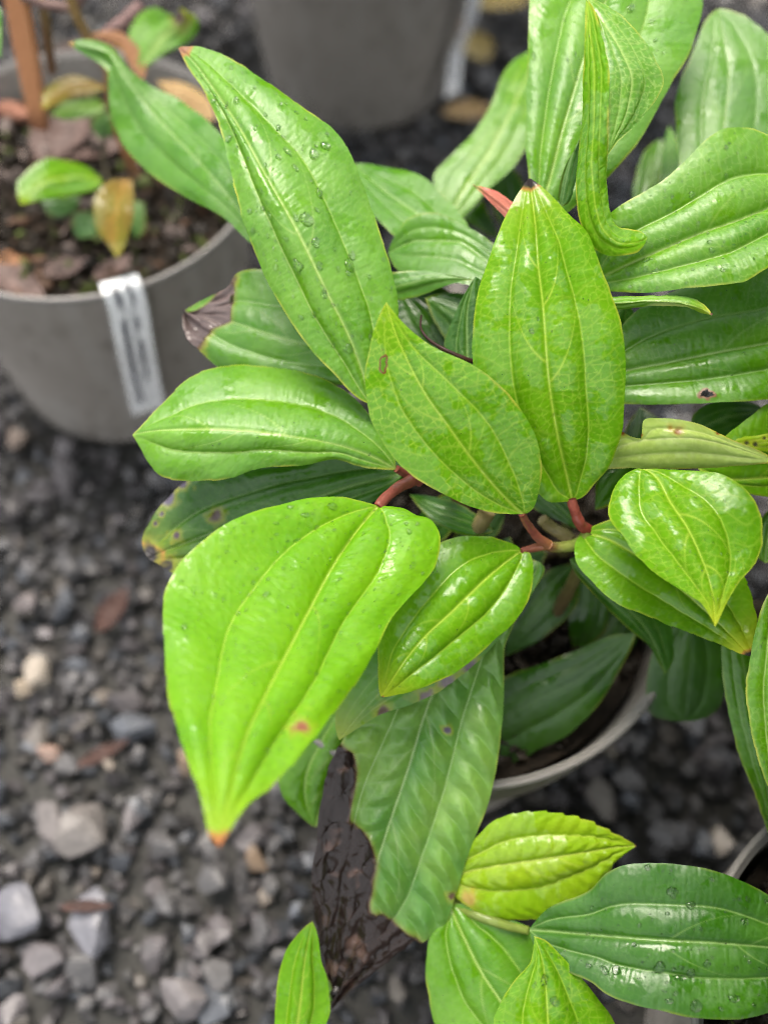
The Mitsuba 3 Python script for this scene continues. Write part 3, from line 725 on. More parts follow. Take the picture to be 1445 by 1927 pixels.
leaf(SH, 'AA', 'mid', '1120,566 1160,570 1220,566 1275,568 1312,577 1341,592', '1149,559 1204,556 1256,554 1291,556 1319,568', '1153,582 1187,579 1239,573 1285,576 1322,590',
     (0.345, 0.336, 0.334), sl=((1.2, 1.5, 1.2), (1.2, 1.6, 1.2)), rim=0.9, net=0.2, yellow_tip=0.6, tip=(0.97, (0.14, 0.05, 0.03)), res=0.9, teeth=2,
     label='narrow leaf seen nearly edge-on with a brown hooked tip')
leaf(SH, 'AB', 'mature', '1112,712 1180,696 1256,682 1360,661 1445,645 1540,622 1622,600', '1125,670 1160,625 1200,585 1290,540 1400,505 1500,490 1590,540',
     '1130,740 1177,761 1239,763 1326,760 1445,754 1540,725 1600,650', (0.362, 0.358, 0.370), sl=((0.1, 0.25, 0.1), (0.0, -0.2, -0.1)), bow=0.005, net=0.24, bulge=0.08, rim=0.55,
     holes=[(1331, 741, 12, 6, (0.20, 0.10, 0.05))], label='broad dark leaf at the right edge with an oval hole')
leaf(SH, 'AC', 'young', '1312,880 1384,902 1445,899 1560,888', '1340,845 1374,812 1410,785 1445,760 1510,770', '1340,905 1390,924 1445,934 1520,922',
     (0.352, 0.350, 0.355), sl=((0.1, 0.1, 0.1), (0.1, 0.3, 0.2)), net=0.15, rim=0.5)
leaf(SH, 'AC2', 'yellow', '1370,850 1410,838 1445,832 1500,825', '1390,825 1430,818 1470,812', '1400,848 1440,850 1480,842', (0.345, 0.345, 0.346), sl=((0.3,), (0.5,)), rim=0.6, net=0.2, res=0.8,
     spots=[(1404, 834, 0.0007, (0.05, 0.05, 0.02)), (1422, 836, 0.0008, (0.05, 0.05, 0.02)), (1440, 824, 0.0007, (0.05, 0.05, 0.02))])

# upper middle, behind
leaf(SH, 'AD', 'mature', '905,535 855,462 790,405 720,355 668,306', '882,428 869,407 836,370 794,332 753,316 711,309', '850,530 790,490 735,440 690,390 665,345',
     (0.375, 0.40, 0.42), sl=((0.1, 0.45, 0.4), (-0.1, -0.35, -0.3)), res=0.6, net=0.05, rim=0.25, bow=0.006)
leaf(SH, 'AE', 'mature', '960,530 911,486 857,453 795,452 730,476', '948,470 927,457 898,436 857,415 815,399 775,408 745,440', '900,540 850,530 790,520 745,505',
     (0.366, 0.378, 0.390), sl=((0.1, 0.15, 0.1), (-0.1, -0.3, -0.2)), res=0.7, net=0.05, rim=0.25)
leaf(SH, 'AF', 'mature', '700,555 760,535 830,522 896,526', '710,525 745,511 794,507 857,518', '725,568 753,564 794,555 836,539 870,529',
     (0.37, 0.364, 0.362), sl=((0.2, 0.4, 0.3), (0.4, 0.5, 0.4)), res=0.7, net=0.05, rim=0.5)
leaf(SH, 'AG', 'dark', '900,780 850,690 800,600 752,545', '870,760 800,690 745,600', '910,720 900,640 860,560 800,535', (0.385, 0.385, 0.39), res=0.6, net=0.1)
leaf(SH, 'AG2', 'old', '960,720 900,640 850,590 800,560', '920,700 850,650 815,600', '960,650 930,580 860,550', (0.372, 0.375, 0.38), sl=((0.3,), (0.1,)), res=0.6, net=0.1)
leaf(SH, 'AH', 'old', '905,790 880,690 878,600 894,519', '870,760 838,690 836,645 844,620 863,576', '940,760 960,680 950,600 920,540', (0.358, 0.356, 0.352), sl=((0.4, 0.5, 0.3), (0.1,)), net=0.25, rim=0.4, bulge=0.08)
leaf(SH, 'AJ', 'mid', '838,425 870,360 920,285 965,200 1015,85', '815,332 848,291 890,249 927,187 952,129 990,98', '877,402 915,361 970,310 1010,230 1030,150',
     (0.43, 0.44, 0.47), sl=((0.1, 0.2, 0.2), (0.0, -0.1, 0.0)), res=0.5, net=0.05, rim=0.2)
leaf(SH, 'AK', 'red', '990,425 955,390 925,368 889,346', '985,400 960,376 930,355 905,348', '970,425 945,404 920,378 900,358', (0.352, 0.358, 0.362), sl=((0.3,), (0.5,)), res=0.9, net=0.0, rim=0.0, vein=0.4,
     spots=[(893, 350, 0.002, (0.45, 0.42, 0.12))], label='small coral red new leaf behind the upright leaf')
tube(SH + '__dead_tendril', '793,592,.346 791,612,.347 802,634,.347 821,649,.347 848,664,.347 890,680,.348 930,690,.350', (0.0003, 0.0006, 0.0009, 0.0010), (0.045, 0.018, 0.014), 'm_dead', lumps=0.4)

# left side
leaf(SH, 'AL', 'mature', '735,690 640,660 565,645 496,625 432,604 385,594 346,585', '700,600 620,530 545,508 493,508 460,512 442,522 436,536 410,552 375,568', '720,715 600,725 500,718 430,698 405,688 378,662 352,640 344,612',
     (0.362, 0.372, 0.385), sl=((0.1, 0.25, 0.2), (0.0, 0.1, 0.1)), bow=0.004, res=0.8, net=0.12, bulge=0.08, rim=0.4, wave=0.0016, quilt=0.3,
     dead=[('346,585 350,640 366,655 382,640 398,618 432,604 436,575 440,540 430,540', (0.115, 0.085, 0.080))], spots=[(372, 640, 0.003, (0.12, 0.06, 0.045)), (440, 525, 0.002, (0.07, 0.04, 0.03))],
     label='green leaf with a withered grey tip below the long upper leaf')
leaf(SH, 'AM', 'old', '772,876 748,891 665,914 595,937 490,972 380,1010 278,1050', '740,865 650,858 500,868 420,882 346,911 311,945 287,980 268,1022', '745,915 660,965 560,1020 450,1075 370,1092 325,1078 298,1062',
     (0.362, 0.368, 0.375), sl=((0.2, 0.3, 0.3), (0.0, 0.1, 0.0)), res=0.9, net=0.15, bulge=0.10, rim=0.5, wave=0.0016, tip=(0.93, BLACK), yellow_tip=0.3,
     spots=[(405, 970, 0.0022, (0.09, 0.06, 0.055)), (332, 1008, 0.0018, (0.07, 0.04, 0.06)), (303, 968, 0.0012, (0.07, 0.05, 0.08)), (318, 935, 0.003, (0.10, 0.085, 0.13)), (345, 912, 0.0022, (0.08, 0.06, 0.10)), (292, 985, 0.0008, (0.06, 0.04, 0.06)), (312, 1066, 0.003, BLACK), (282, 1040, 0.0035, BLACK)],
     label='dark spotted leaf at left with a blackened, ragged end')
leaf(SH, 'AN', 'mature', '500,470 420,355 340,268 270,190 226,128 200,96 168,88 127,80', '480,462 415,405 363,377 311,346 263,308 228,266 211,215 204,173 207,140 195,124 165,104 140,90',
     '505,420 470,340 440,285 405,242 374,215 339,190 298,170 263,149 242,131 222,104 200,84 160,74', (0.375, 0.405, 0.43, 0.43), sl=((0.1, 0.25, 0.3, 0.5), (0.1, 0.2, 0.3, 0.4)),
     res=0.65, net=0.05, bulge=0.075, rim=0.35, wave=0.0015, tip=(0.97, (0.4, 0.25, 0.04)))

# lower middle
leaf(SH, 'H', 'mature', '985,1095 870,1170 760,1262 695,1325 638,1394', '960,1080 850,1110 730,1190 660,1280 630,1350', '965,1160 896,1248 853,1283 807,1312 766,1329 716,1345 650,1386',
     (0.356, 0.356, 0.358), sl=((0.1, 0.2, 0.2), (0.05, 0.0, 0.0)), res=0.8, net=0.1, bulge=0.07, rim=0.3, yellow_tip=0.5,
     spots=[(885, 1256, 0.0030, (0.15, 0.12, 0.13)), (845, 1287, 0.0032, (0.18, 0.145, 0.155)), (802, 1312, 0.0028, (0.17, 0.13, 0.13)), (720, 1342, 0.0026, (0.10, 0.055, 0.04))], label='green leaf under the lower centre leaf, its margin grey and withered')
leaf(SH, 'I', 'mid', '700,1290 655,1375 618,1470 592,1558', '620,1320 552,1395 522,1462 530,1496 554,1527', '725,1340 700,1420 660,1495 618,1540', (0.378, 0.388, 0.398), sl=((0.0, 0.1, 0.1), (0.1, 0.2, 0.1)), res=0.7, net=0.12, rim=0.4, bulge=0.11, wave=0.0014, quilt=0.4)
leaf(SH, 'G', 'bleached', '1010,1055 925,1150 852,1240 807,1324 770,1440 724,1578 695,1673 668,1765 640,1840 621,1897',
     '960,1050 880,1110 780,1200 700,1300 645,1392 620,1441 604,1503 595,1586 588,1650 588,1700 596,1750 603,1800 614,1850',
     '1025,1070 1000,1120 965,1180 949,1229 948,1295 940,1399 920,1503 888,1590 861,1673 838,1735 813,1762 789,1774 744,1804 692,1842 650,1872',
     (0.362, 0.367, 0.369, 0.380), sl=((0.1, -0.1, 0.0, 0.3), (0.05, 0.05, 0.15, 0.3)), bow=0.004, res=0.95, net=0.10, bulge=0.06, quilt=2.6, pitch=0.0105, rim=0.45, wave=0.0012,
     spots=[(842, 1374, 0.0017, (0.075, 0.055, 0.09)), (850, 1690, 0.0016, (0.12, 0.07, 0.05))],
     dead=[('630,1385 660,1420 672,1450 665,1500 655,1545 680,1565 700,1600 706,1625 695,1680 688,1716 720,1728 748,1748 790,1772 744,1806 692,1846 621,1905 600,1800 580,1690 590,1586 600,1503 620,1430', (0.020, 0.0115, 0.009))],
     label='long hanging leaf whose left side and tip have rotted black')
leaf(SH, 'R', 'old', '1072,1052 1120,1095 1180,1145 1225,1200 1252,1270', '1080,1075 1111,1112 1153,1156 1187,1188 1222,1218 1240,1250', '1105,1045 1200,1100 1262,1170 1268,1235', (0.366, 0.374, 0.388), sl=((0.1,), (0.3,)), res=0.6, net=0.05, rim=0.4)
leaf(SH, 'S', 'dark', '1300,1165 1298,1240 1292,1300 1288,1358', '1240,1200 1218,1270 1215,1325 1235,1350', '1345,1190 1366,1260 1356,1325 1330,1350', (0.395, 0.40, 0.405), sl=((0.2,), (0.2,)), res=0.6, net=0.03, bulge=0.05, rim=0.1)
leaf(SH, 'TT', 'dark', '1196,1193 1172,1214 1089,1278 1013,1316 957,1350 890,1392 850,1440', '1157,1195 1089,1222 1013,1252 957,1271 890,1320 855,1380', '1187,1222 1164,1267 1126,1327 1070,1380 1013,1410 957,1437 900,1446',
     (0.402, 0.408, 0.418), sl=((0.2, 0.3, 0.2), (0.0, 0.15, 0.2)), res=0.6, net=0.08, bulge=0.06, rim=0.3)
leaf(SH, 'J', 'yellow', '838,1652 886,1640 928,1632 1019,1618 1094,1606 1156,1596 1199,1593', '868,1600 899,1572 928,1545 970,1529 1019,1525 1094,1537 1136,1556 1169,1574', '855,1685 899,1716 949,1731 1003,1732 1073,1701 1111,1676 1144,1643 1170,1614',
     (0.374, 0.366, 0.362), sl=((0.1, 0.1, 0.1), (0.1, 0.2, 0.1)), bow=0.004, res=0.9, net=0.12, quilt=1.0, pitch=0.0058, bulge=0.05, rim=0.4, teeth=5.0, tip=(0.985, (0.2, 0.06, 0.03)), spots=[(880, 1695, 0.003, (0.45, 0.33, 0.06))],
     label='serrated yellow-green leaf pointing right beside the rotting leaf')
leaf(SH, 'K', 'mid', '846,1705 874,1767 907,1833 945,1890 975,1945 1005,2000', '832,1735 806,1775 803,1825 810,1877 822,1927 870,1980 950,2010', '885,1700 925,1718 985,1738 1024,1767 1062,1830 1066,1920 1040,1980',
     (0.374, 0.366, 0.362), sl=((0.1, 0.25, 0.2), (0.0, 0.1, 0.1)), res=0.9, net=0.12, bulge=0.10, rim=0.5)
leaf(SH, 'LL', 'young', '1060,2095 1036,2000 1031,1925 1028,1871 1022,1817 1005,1763', '990,2070 930,1990 928,1930 940,1891 965,1850 1000,1804', '1130,2070 1175,1995 1156,1925 1127,1883 1094,1842 1053,1796 1022,1768',
     (0.340, 0.336, 0.338), sl=((0.1, 0.2, 0.3), (0.1, 0.25, 0.3)), net=0.4, bulge=0.07, rim=0.6, quilt=0.3)
leaf(SH, 'M', 'old', '995,1750 1094,1758 1177,1765 1260,1771 1343,1775 1445,1783 1540,1792 1600,1800', '1040,1705 1111,1675 1144,1643 1177,1627 1239,1624 1302,1630 1364,1646 1405,1663 1443,1684 1530,1735',
     '1010,1790 1060,1825 1115,1848 1144,1871 1185,1887 1239,1900 1302,1914 1364,1916 1443,1906 1540,1860', (0.352, 0.333, 0.335), sl=((0.1, 0.25, 0.2), (-0.05, -0.18, -0.1)), bow=0.004, net=0.08, bulge=0.065, rim=0.3, wave=0.0008,
     label='dark wet leaf at lower right beaded with rain drops')
leaf(SH, 'N', 'lime', '552,2040 556,1960 565,1890 575,1800 588,1734', '520,2000 515,1930 517,1894 523,1835 536,1790 567,1750', '592,1990 612,1925 621,1898 616,1849 603,1801 597,1759',
     (0.365, 0.358, 0.362), sl=((0.2, 0.3, 0.3), (0.1, 0.3, 0.2)), res=0.9, net=0.12, bulge=0.05, quilt=0.35, rim=0.5, wave=0.0016)
# leaves in the shade inside the crown
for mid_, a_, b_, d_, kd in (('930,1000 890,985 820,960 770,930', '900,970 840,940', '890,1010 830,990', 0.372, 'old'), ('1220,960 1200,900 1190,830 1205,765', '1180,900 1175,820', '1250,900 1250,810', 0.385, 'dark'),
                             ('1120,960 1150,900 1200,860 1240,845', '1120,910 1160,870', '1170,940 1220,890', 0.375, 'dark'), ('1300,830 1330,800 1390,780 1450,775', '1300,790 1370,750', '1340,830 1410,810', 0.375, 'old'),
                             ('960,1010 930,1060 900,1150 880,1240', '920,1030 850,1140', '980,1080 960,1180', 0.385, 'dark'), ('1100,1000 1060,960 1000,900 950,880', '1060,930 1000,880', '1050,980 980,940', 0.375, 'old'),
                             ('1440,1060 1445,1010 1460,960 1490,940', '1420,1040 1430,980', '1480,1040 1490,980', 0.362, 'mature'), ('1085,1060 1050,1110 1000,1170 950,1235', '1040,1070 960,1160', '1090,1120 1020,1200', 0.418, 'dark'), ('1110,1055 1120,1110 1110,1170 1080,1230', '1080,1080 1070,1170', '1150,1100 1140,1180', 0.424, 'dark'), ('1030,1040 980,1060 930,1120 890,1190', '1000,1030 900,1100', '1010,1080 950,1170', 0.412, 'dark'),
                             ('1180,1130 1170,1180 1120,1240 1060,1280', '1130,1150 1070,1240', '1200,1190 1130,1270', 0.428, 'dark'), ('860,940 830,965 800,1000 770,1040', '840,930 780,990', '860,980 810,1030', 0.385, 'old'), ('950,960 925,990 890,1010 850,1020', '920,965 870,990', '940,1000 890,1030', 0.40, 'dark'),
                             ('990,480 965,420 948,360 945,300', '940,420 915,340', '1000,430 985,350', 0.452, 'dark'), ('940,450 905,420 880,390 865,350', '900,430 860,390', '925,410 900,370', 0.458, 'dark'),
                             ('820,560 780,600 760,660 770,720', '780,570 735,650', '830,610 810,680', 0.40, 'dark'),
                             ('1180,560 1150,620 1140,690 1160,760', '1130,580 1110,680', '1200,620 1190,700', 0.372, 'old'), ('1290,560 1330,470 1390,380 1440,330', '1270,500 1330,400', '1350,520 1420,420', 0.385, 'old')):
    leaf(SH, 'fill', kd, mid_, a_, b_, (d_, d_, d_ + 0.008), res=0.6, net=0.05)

# shoots and branches down to the soil
def shoot(path, radii, col, mat='m_young_leaf'):
    tube(key_for(SH + '__stem'), path, radii, col, mat)


shoot('1106,1000,.355 1080,1026,.357 1050,1030,.358 1028,1027,.354', (0.0022, 0.0020, 0.0017), [GRN, (0.22, 0.26, 0.05), RED])
shoot('1110,1004,.355 1108,1030,.370 1085,1080,.39 1050,1150,.42 1010,1210,.445', (0.0022, 0.0026, 0.0032), [GRN, (0.16, 0.13, 0.05), (0.08, 0.055, 0.03)])
shoot('918,962,.368 905,985,.372 893,1015,.38 880,1080,.41 880,1150,.445', (0.0030, 0.0034, 0.0036), [TAN, TAN, (0.12, 0.085, 0.04)])
shoot('1020,978,.372 1050,1000,.374 1078,1016,.372', (0.0022, 0.0024, 0.0022), TAN)
shoot('806,890,.352 850,920,.368 880,980,.39 890,1080,.42', (0.0022, 0.0026, 0.003), [RED, (0.20, 0.12, 0.05), (0.08, 0.055, 0.03)])
shoot('848,1702,.376 870,1640,.39 890,1520,.405 900,1380,.425 890,1220,.445', (0.002, 0.0026, 0.003), [GRN, (0.12, 0.1, 0.04), (0.08, 0.055, 0.03)])
shoot('995,1752,.363 930,1735,.368 850,1700,.377', (0.0016, 0.0018, 0.002), GRN)
shoot('1196,1192,.403 1210,1160,.405 1190,1110,.41 1130,1120,.43', (0.0012, 0.0016, 0.002), [(0.25, 0.25, 0.06), (0.08, 0.08, 0.03)])
shoot('1115,712,.363 1095,790,.372 1080,900,.385 1060,1040,.41', (0.0016, 0.002, 0.0026), [GRN, (0.1, 0.09, 0.03)])

# rain drops
drops('A', 230, 0.0004, 0.0014, srange=(0.1, 0.95), big=((612, 275, .0017), (540, 285, .0016), (525, 295, .0012), (592, 290, .0018), (556, 315, .0013), (600, 362, .0018), (560, 410, .0012), (578, 412, .0022), (595, 455, .0016), (600, 500, .0012), (560, 500, .0018),
                                                     (657, 500, .0021), (664, 480, .0013), (655, 515, .0011), (607, 545, .0015), (610, 553, .0012), (590, 590, .0010), (655, 655, .0014), (480, 165, .0009), (445, 190, .0013), (500, 215, .0008), (523, 240, .0009), (532, 258, .0010), (430, 260, .0012)), asp=(0.5, 0.95))
drops('D', 700, 0.00030, 0.0010, srange=(0.01, 0.8), power=2.6, asp=(0.35, 0.8), big=((625, 953, .0015), (575, 968, .0012), (545, 955, .0009), (770, 1000, .0012), (785, 985, .0009), (520, 985, .0009), (365, 1113, .0011), (347, 1180, .0012), (352, 1198, .0007), (500, 1120, .0011), (560, 1015, .0009), (775, 1065, .0011), (640, 1090, .0007)))
drops('M', 150, 0.0003, 0.0010, srange=(0.08, 0.9), big=((1136, 1826, .0015), (1160, 1828, .0013), (1240, 1822, .0017), (1279, 1840, .0017), (1300, 1832, .0013), (1107, 1818, .0010), (1219, 1632, .0009), (1265, 1680, .0016), (1300, 1705, .0013), (1330, 1815, .0011), (1380, 1880, .0016), (1310, 1895, .0018), (1260, 1885, .0012), (1400, 1735, .0014)))
drops('W', 130, 0.0004, 0.0013, big=((1187, 15, .0018), (1005, 105, .0014), (1225, 40, .0012), (1205, 130, .0011)))
drops('Z', 130, 0.0004, 0.0012, srange=(0.1, 0.7), big=((1215, 490, .0012), (1235, 508, .0013), (1340, 470, .0009), (1300, 365, .0012)))
drops('C', 50, 0.00015, 0.0005, big=((1000, 622, .0009), (1012, 600, .0006)))
drops('O', 170, 0.00022, 0.00065, srange=(0.2, 0.95), asp=(0.35, 0.8))
drops('F', 60, 0.00015, 0.0005)
drops('B', 24, 0.00015, 0.0004)
drops('LL', 60, 0.0002, 0.0007, big=((1024, 1845, .0016), (1045, 1885, .0014), (1005, 1855, .0011)))
drops('V', 60, 0.0002, 0.0007)
drops('E', 30, 0.0002, 0.0006)
drops('X', 30, 0.0002, 0.0006)
drops('K', 40, 0.0002, 0.0008)
drops('AB', 60, 0.0002, 0.0007)
drops('AM', 40, 0.0003, 0.0009)

# ------------------------------------------------------------------ the small plant in the left pot
SP_ = thing('seedling_shrub', 'small young shrub with orange tinted and green leaves in the left pot', 'shrub')


def small(name, kind, mid, a, b, d, **k):
    leaf(SP_, name, kind, mid, a, b, d, res=0.5, net=0.05, **k)


small('a1', 'mid', '258,136 284,98 312,66 338,44 352,22', '242,69 256,35 292,14 322,26 335,32 338,14', '266,131 311,100 360,73 374,48 368,28', (0.50, 0.50, 0.49), sl=((0.1,), (0.1,)), bulge=0.1, yellow_tip=0.5, spots=[(338, 33, 0.004, (0.07, 0.03, 0.025))])
small('a2', 'brown', '268,150 250,105 220,72 168,66', '250,130 225,90 195,76', '275,130 255,82 215,56 185,58', (0.50, 0.50, 0.50), vein=0.3, rim=0.2)
small('a3', 'orange', '203,164 165,160 120,166 80,204', '173,149 138,140 104,152 80,180', '166,178 138,182 104,198', (0.51, 0.505, 0.50), yellow_tip=0.5, rim=0.3, label='yellow and orange tinted young leaf')
small('a4', 'mid', '200,200 165,200 130,203 97,214', '180,186 130,188', '180,216 125,224', (0.525, 0.52, 0.515), rim=0.1)
small('a5', 'young', '192,338 140,332 90,340 40,384', '160,312 138,305 93,298 52,322 32,350', '187,350 138,367 86,375', (0.51, 0.50, 0.49), bulge=0.12, yellow_tip=0.3)
small('a6', 'orange', '236,336 222,380 216,430 220,483', '194,349 176,388 180,422 201,457', '249,339 251,398 242,436 228,474', (0.50, 0.49, 0.49), yellow_tip=0.4, rim=0.3, label='orange leaf hanging in front of the soil')
small('a7', 'old', '252,375 262,400 262,425 255,448', '250,390 248,430', '272,385 273,430', (0.515, 0.515, 0.515))
small('a8', 'old', '182,420 165,412 150,418 136,428', '170,398 145,400', '178,445 150,448', (0.515, 0.515, 0.52), bulge=0.15)
small('a9', 'dark', '150,372 120,378 95,388 75,376', '130,362 95,368', '140,395 110,408', (0.52, 0.52, 0.52))
small('a10', 'tan', '405,225 370,190 330,170 294,152', '395,190 360,162 320,150', '380,225 340,200 310,172', (0.53, 0.53, 0.535), vein=0.3, label='tan dead leaf lying against the back of the pot')
small('a11', 'old', '210,215 195,235 185,250 190,262', '195,210 172,232', '215,230 210,252', (0.53, 0.53, 0.53))
small('a12', 'old', '-30,10 -12,40 0,70 2,108', '-40,40 -20,90', '-5,10 5,30 4,80', (0.42, 0.42, 0.42))
tube(SP_ + '__stem', '258,330,.535 240,290,.528 222,235,.518 208,175,.505 205,120,.49', (0.0030, 0.0028, 0.0022, 0.002), [(0.10, 0.05, 0.02), (0.26, 0.12, 0.04), (0.25, 0.13, 0.045)], 'm_matte')
tube(SP_ + '__stem_001', '128,-20,.47 143,25,.48 163,66,.49 205,130,.50', (0.0022, 0.0024, 0.0026), [(0.26, 0.17, 0.06), (0.20, 0.12, 0.05)], 'm_matte')
tube(SP_ + '__stem_002', '78,-10,.48 86,40,.50 92,90,.52 98,135,.535', (0.0022, 0.0024, 0.0024), [(0.22, 0.16, 0.07), (0.14, 0.08, 0.045)], 'm_matte')
tube(SP_ + '__stem_003', '40,-8,.475 90,8,.48 131,14,.48 160,-20,.475', (0.0022, 0.0024, 0.002), (0.16, 0.10, 0.085), 'm_matte')
tube(SP_ + '__stem_004', '268,8,.51 235,40,.51 205,62,.51 190,75,.51', (0.0035, 0.0038, 0.003), (0.19, 0.115, 0.105), 'm_matte')
tube(SP_ + '__stem_005', '210,345,.53 195,300,.53 200,250,.527', (0.0015, 0.0015, 0.001), (0.05, 0.04, 0.02), 'm_matte')

# ------------------------------------------------------------------ foliage beyond the frame: its shade falls into the picture
def crown(plant, seed, n, cen, rad, pot_at, keep):
    cr = np.random.default_rng(seed)
    V, Fs, C, n0 = [], [], [], 0
    n_, m_ = 13, 7
    s_, t_ = np.meshgrid(np.linspace(0, 1, n_), np.linspace(-1, 1, m_), indexing='ij')
    i_, j_ = np.meshgrid(np.arange(n_ - 1), np.arange(m_ - 1), indexing='ij')
    q_ = np.stack([i_ * m_ + j_, i_ * m_ + j_ + 1, (i_ + 1) * m_ + j_ + 1, (i_ + 1) * m_ + j_], -1).reshape(-1, 4)
    q_ = np.vstack([q_[:, [0, 1, 2]], q_[:, [0, 2, 3]]])
    stems = []
    for k in range(n):
        az, el = cr.uniform(0, 2 * np.pi), cr.uniform(-0.15, 1.25)
        o = np.array([math.cos(az) * math.cos(el), math.sin(az) * math.cos(el), math.sin(el)])
        base = np.array(cen) + o * np.array(rad) * cr.uniform(0.35, 1.0)
        tipd = o * [0.8, 0.8, 0.6] + cr.normal(0, 0.35, 3) + [0, 0, -0.1]
        tipd /= np.linalg.norm(tipd)
        side = np.cross(tipd, [0, 0, 1.0])
        side /= np.linalg.norm(side)
        up = np.cross(side, tipd)
        ln, wd = cr.uniform(0.09, 0.14), cr.uniform(0.022, 0.030)
        p = base + tipd * (s_ * ln)[..., None] + side * (wd * np.sin(np.pi * s_ ** 0.8) ** 0.8 * t_)[..., None] + up * (-0.02 * s_ ** 2 + 0.006 * np.abs(t_))[..., None]
        if not keep(p) or p[..., 2].min() < 0.02:
            continue
        V.append(p.reshape(-1, 3)), Fs.append(q_ + n0)
        C.append(np.tile(np.array([0.03, 0.13, 0.008]) * cr.uniform(0.7, 1.6), (n_ * m_, 1)))
        n0 += n_ * m_
        stems.append(base)
    scene[plant + '__foliage'] = mikit.ply((np.vstack(V), np.vstack(Fs)), 'm_old_leaf', smooth=True, color=np.vstack(C))
    labels[plant + '__foliage'] = {'label': 'dense green leaves', 'kind': 'stuff'}
    b0 = np.array([*POTS[pot_at], 0.135])
    for k in range(0, len(stems), max(1, len(stems) // 7)):
        mid_ = b0 * 0.4 + stems[k] * 0.6 + np.array([0, 0, -0.02])
        if keep(np.array([mid_, stems[k]])):
            tube(key_for(plant + '__stem'), np.array([b0, mid_, stems[k]]), (0.004, 0.003, 0.002), (0.07, 0.05, 0.03), 'm_matte')


def above_frame(p):
    return (p[..., 2] > CAM_H - 0.62 * p[..., 1] + 0.035).all()


def right_of_frame(p):
    x, y, d = proj(p)
    return ((x > 1500) & (d > 0.1)).all()


soil('top', 'dark potting soil in the top centre pot', 0.024)
crown(thing('leafy_shrub', 'leafy green shrub in the top centre pot, almost wholly above the frame', 'shrub'), 77, 170, (-0.02, 0.76, 0.25), (0.25, 0.20, 0.17), 'top', above_frame)
crown(thing('leafy_shrub', 'leafy green shrub in the lower right pot, beyond the right edge', 'shrub'), 78, 170, (0.27, 0.03, 0.22), (0.13, 0.15, 0.12), 'right', right_of_frame)
crown(SH, 79, 170, (0.24, 0.24, 0.22), (0.14, 0.16, 0.12), 'main', right_of_frame)

# ------------------------------------------------------------------ stake, tags, litter
st_key = thing('plant_stake', 'orange-brown wooden stake standing in the left pot', 'stake')
top_, bot_ = at(np.array(24.0), np.array(-40.0), np.array(0.475)), at(np.array(76.0), np.array(238.0), np.array(0.545))
ax = bot_ - top_
e1 = np.cross(ax, FWD)
e1 /= np.linalg.norm(e1)
e2 = np.cross(e1, ax / np.linalg.norm(ax))
sv, su = [], []
sect = [(-1, -0.45), (-0.8, -0.6), (0.8, -0.6), (1, -0.45), (1, 0.45), (0.8, 0.6), (-0.8, 0.6), (-1, 0.45)]
rows = np.linspace(0, 1, 24)
for k in rows:
    w = 0.0054 * (1 - 0.25 * max(0, k - 0.5))
    for x, y in sect:
        jit = 1 + 0.08 * (meshkit.noise(np.array([x * 3, y * 3, k * 14])) - 0.5)
        sv.append(top_ + ax * k + (e1 * x + e2 * y) * w * jit)
        su.append((x * 0.5 + 0.5 + 0.13 * y, 1 - k))
sf = []
for i in range(len(rows) - 1):
    for j in range(8):
        j2 = (j + 1) % 8
        sf += [(i * 8 + j, i * 8 + j2, (i + 1) * 8 + j2), (i * 8 + j, (i + 1) * 8 + j2, (i + 1) * 8 + j)]
sf += [(0, j + 1, j) for j in range(1, 7)]
scene[st_key] = mikit.ply((np.array(sv), np.array(sf)[:, ::-1]), {'type': 'twosided', 'bsdf': {'type': 'ref', 'id': 'm_stake'}}, smooth=False, uv=np.array(su))


def tag(label, path, widths, side):
    """A bent plastic strip: centre line points, half widths, direction across; 0.7 mm thick."""
    k = thing('plant_tag', label, 'plant label', 'white plastic plant tags')
    n = 60
    s = np.linspace(0, 1, n)
    c = resample(np.array(path), s)
    w = along(widths, s)
    sd = resample(np.array(side), np.linspace(0, 1, n)) if len(side) > 1 else np.tile(np.array(side), (n, 1))
    sd = sd / np.linalg.norm(sd, axis=1, keepdims=True)
    tg = np.gradient(c, axis=0)
    tg /= np.linalg.norm(tg, axis=1, keepdims=True)
    sd = sd - tg * (sd * tg).sum(1, keepdims=True)
    sd /= np.linalg.norm(sd, axis=1, keepdims=True)
    nr = np.cross(tg, sd)
    m = 9
    u = np.linspace(-1, 1, m)
    V, U, F0 = [], [], []
    for layer, h in ((0, 0.00035), (1, -0.00035)):
        V.append((c[:, None] + sd[:, None] * (u[None, :, None] * w[:, None, None]) + nr[:, None] * h).reshape(-1, 3))
        U.append(np.stack(np.meshgrid(s, u * 0.5 + 0.5, indexing='ij')[::-1], -1).reshape(-1, 2))
        i, j = np.meshgrid(np.arange(n - 1), np.arange(m - 1), indexing='ij')
        q = np.stack([i * m + j, i * m + j + 1, (i + 1) * m + j + 1, (i + 1) * m + j], -1).reshape(-1, 4) + layer * n * m
        F0.append(q if layer else q[:, ::-1])
    o = n * m
    for j in (0, m - 1):
        i = np.arange(n - 1)
        F0.append(np.stack([i * m + j, (i + 1) * m + j, (i + 1) * m + j + o, i * m + j + o], -1))
    for r in (0, n - 1):
        j = np.arange(m - 1)
        F0.append(np.stack([r * m + j, r * m + j + 1, r * m + j + 1 + o, r * m + j + o], -1))
    q = np.vstack(F0)
    scene[k] = mikit.ply((np.vstack(V), np.vstack([q[:, [0, 1, 2]], q[:, [0, 2, 3]]])), 'm_tag', smooth=False, uv=np.vstack(U))
    return k


cx, cy = POTS['left']


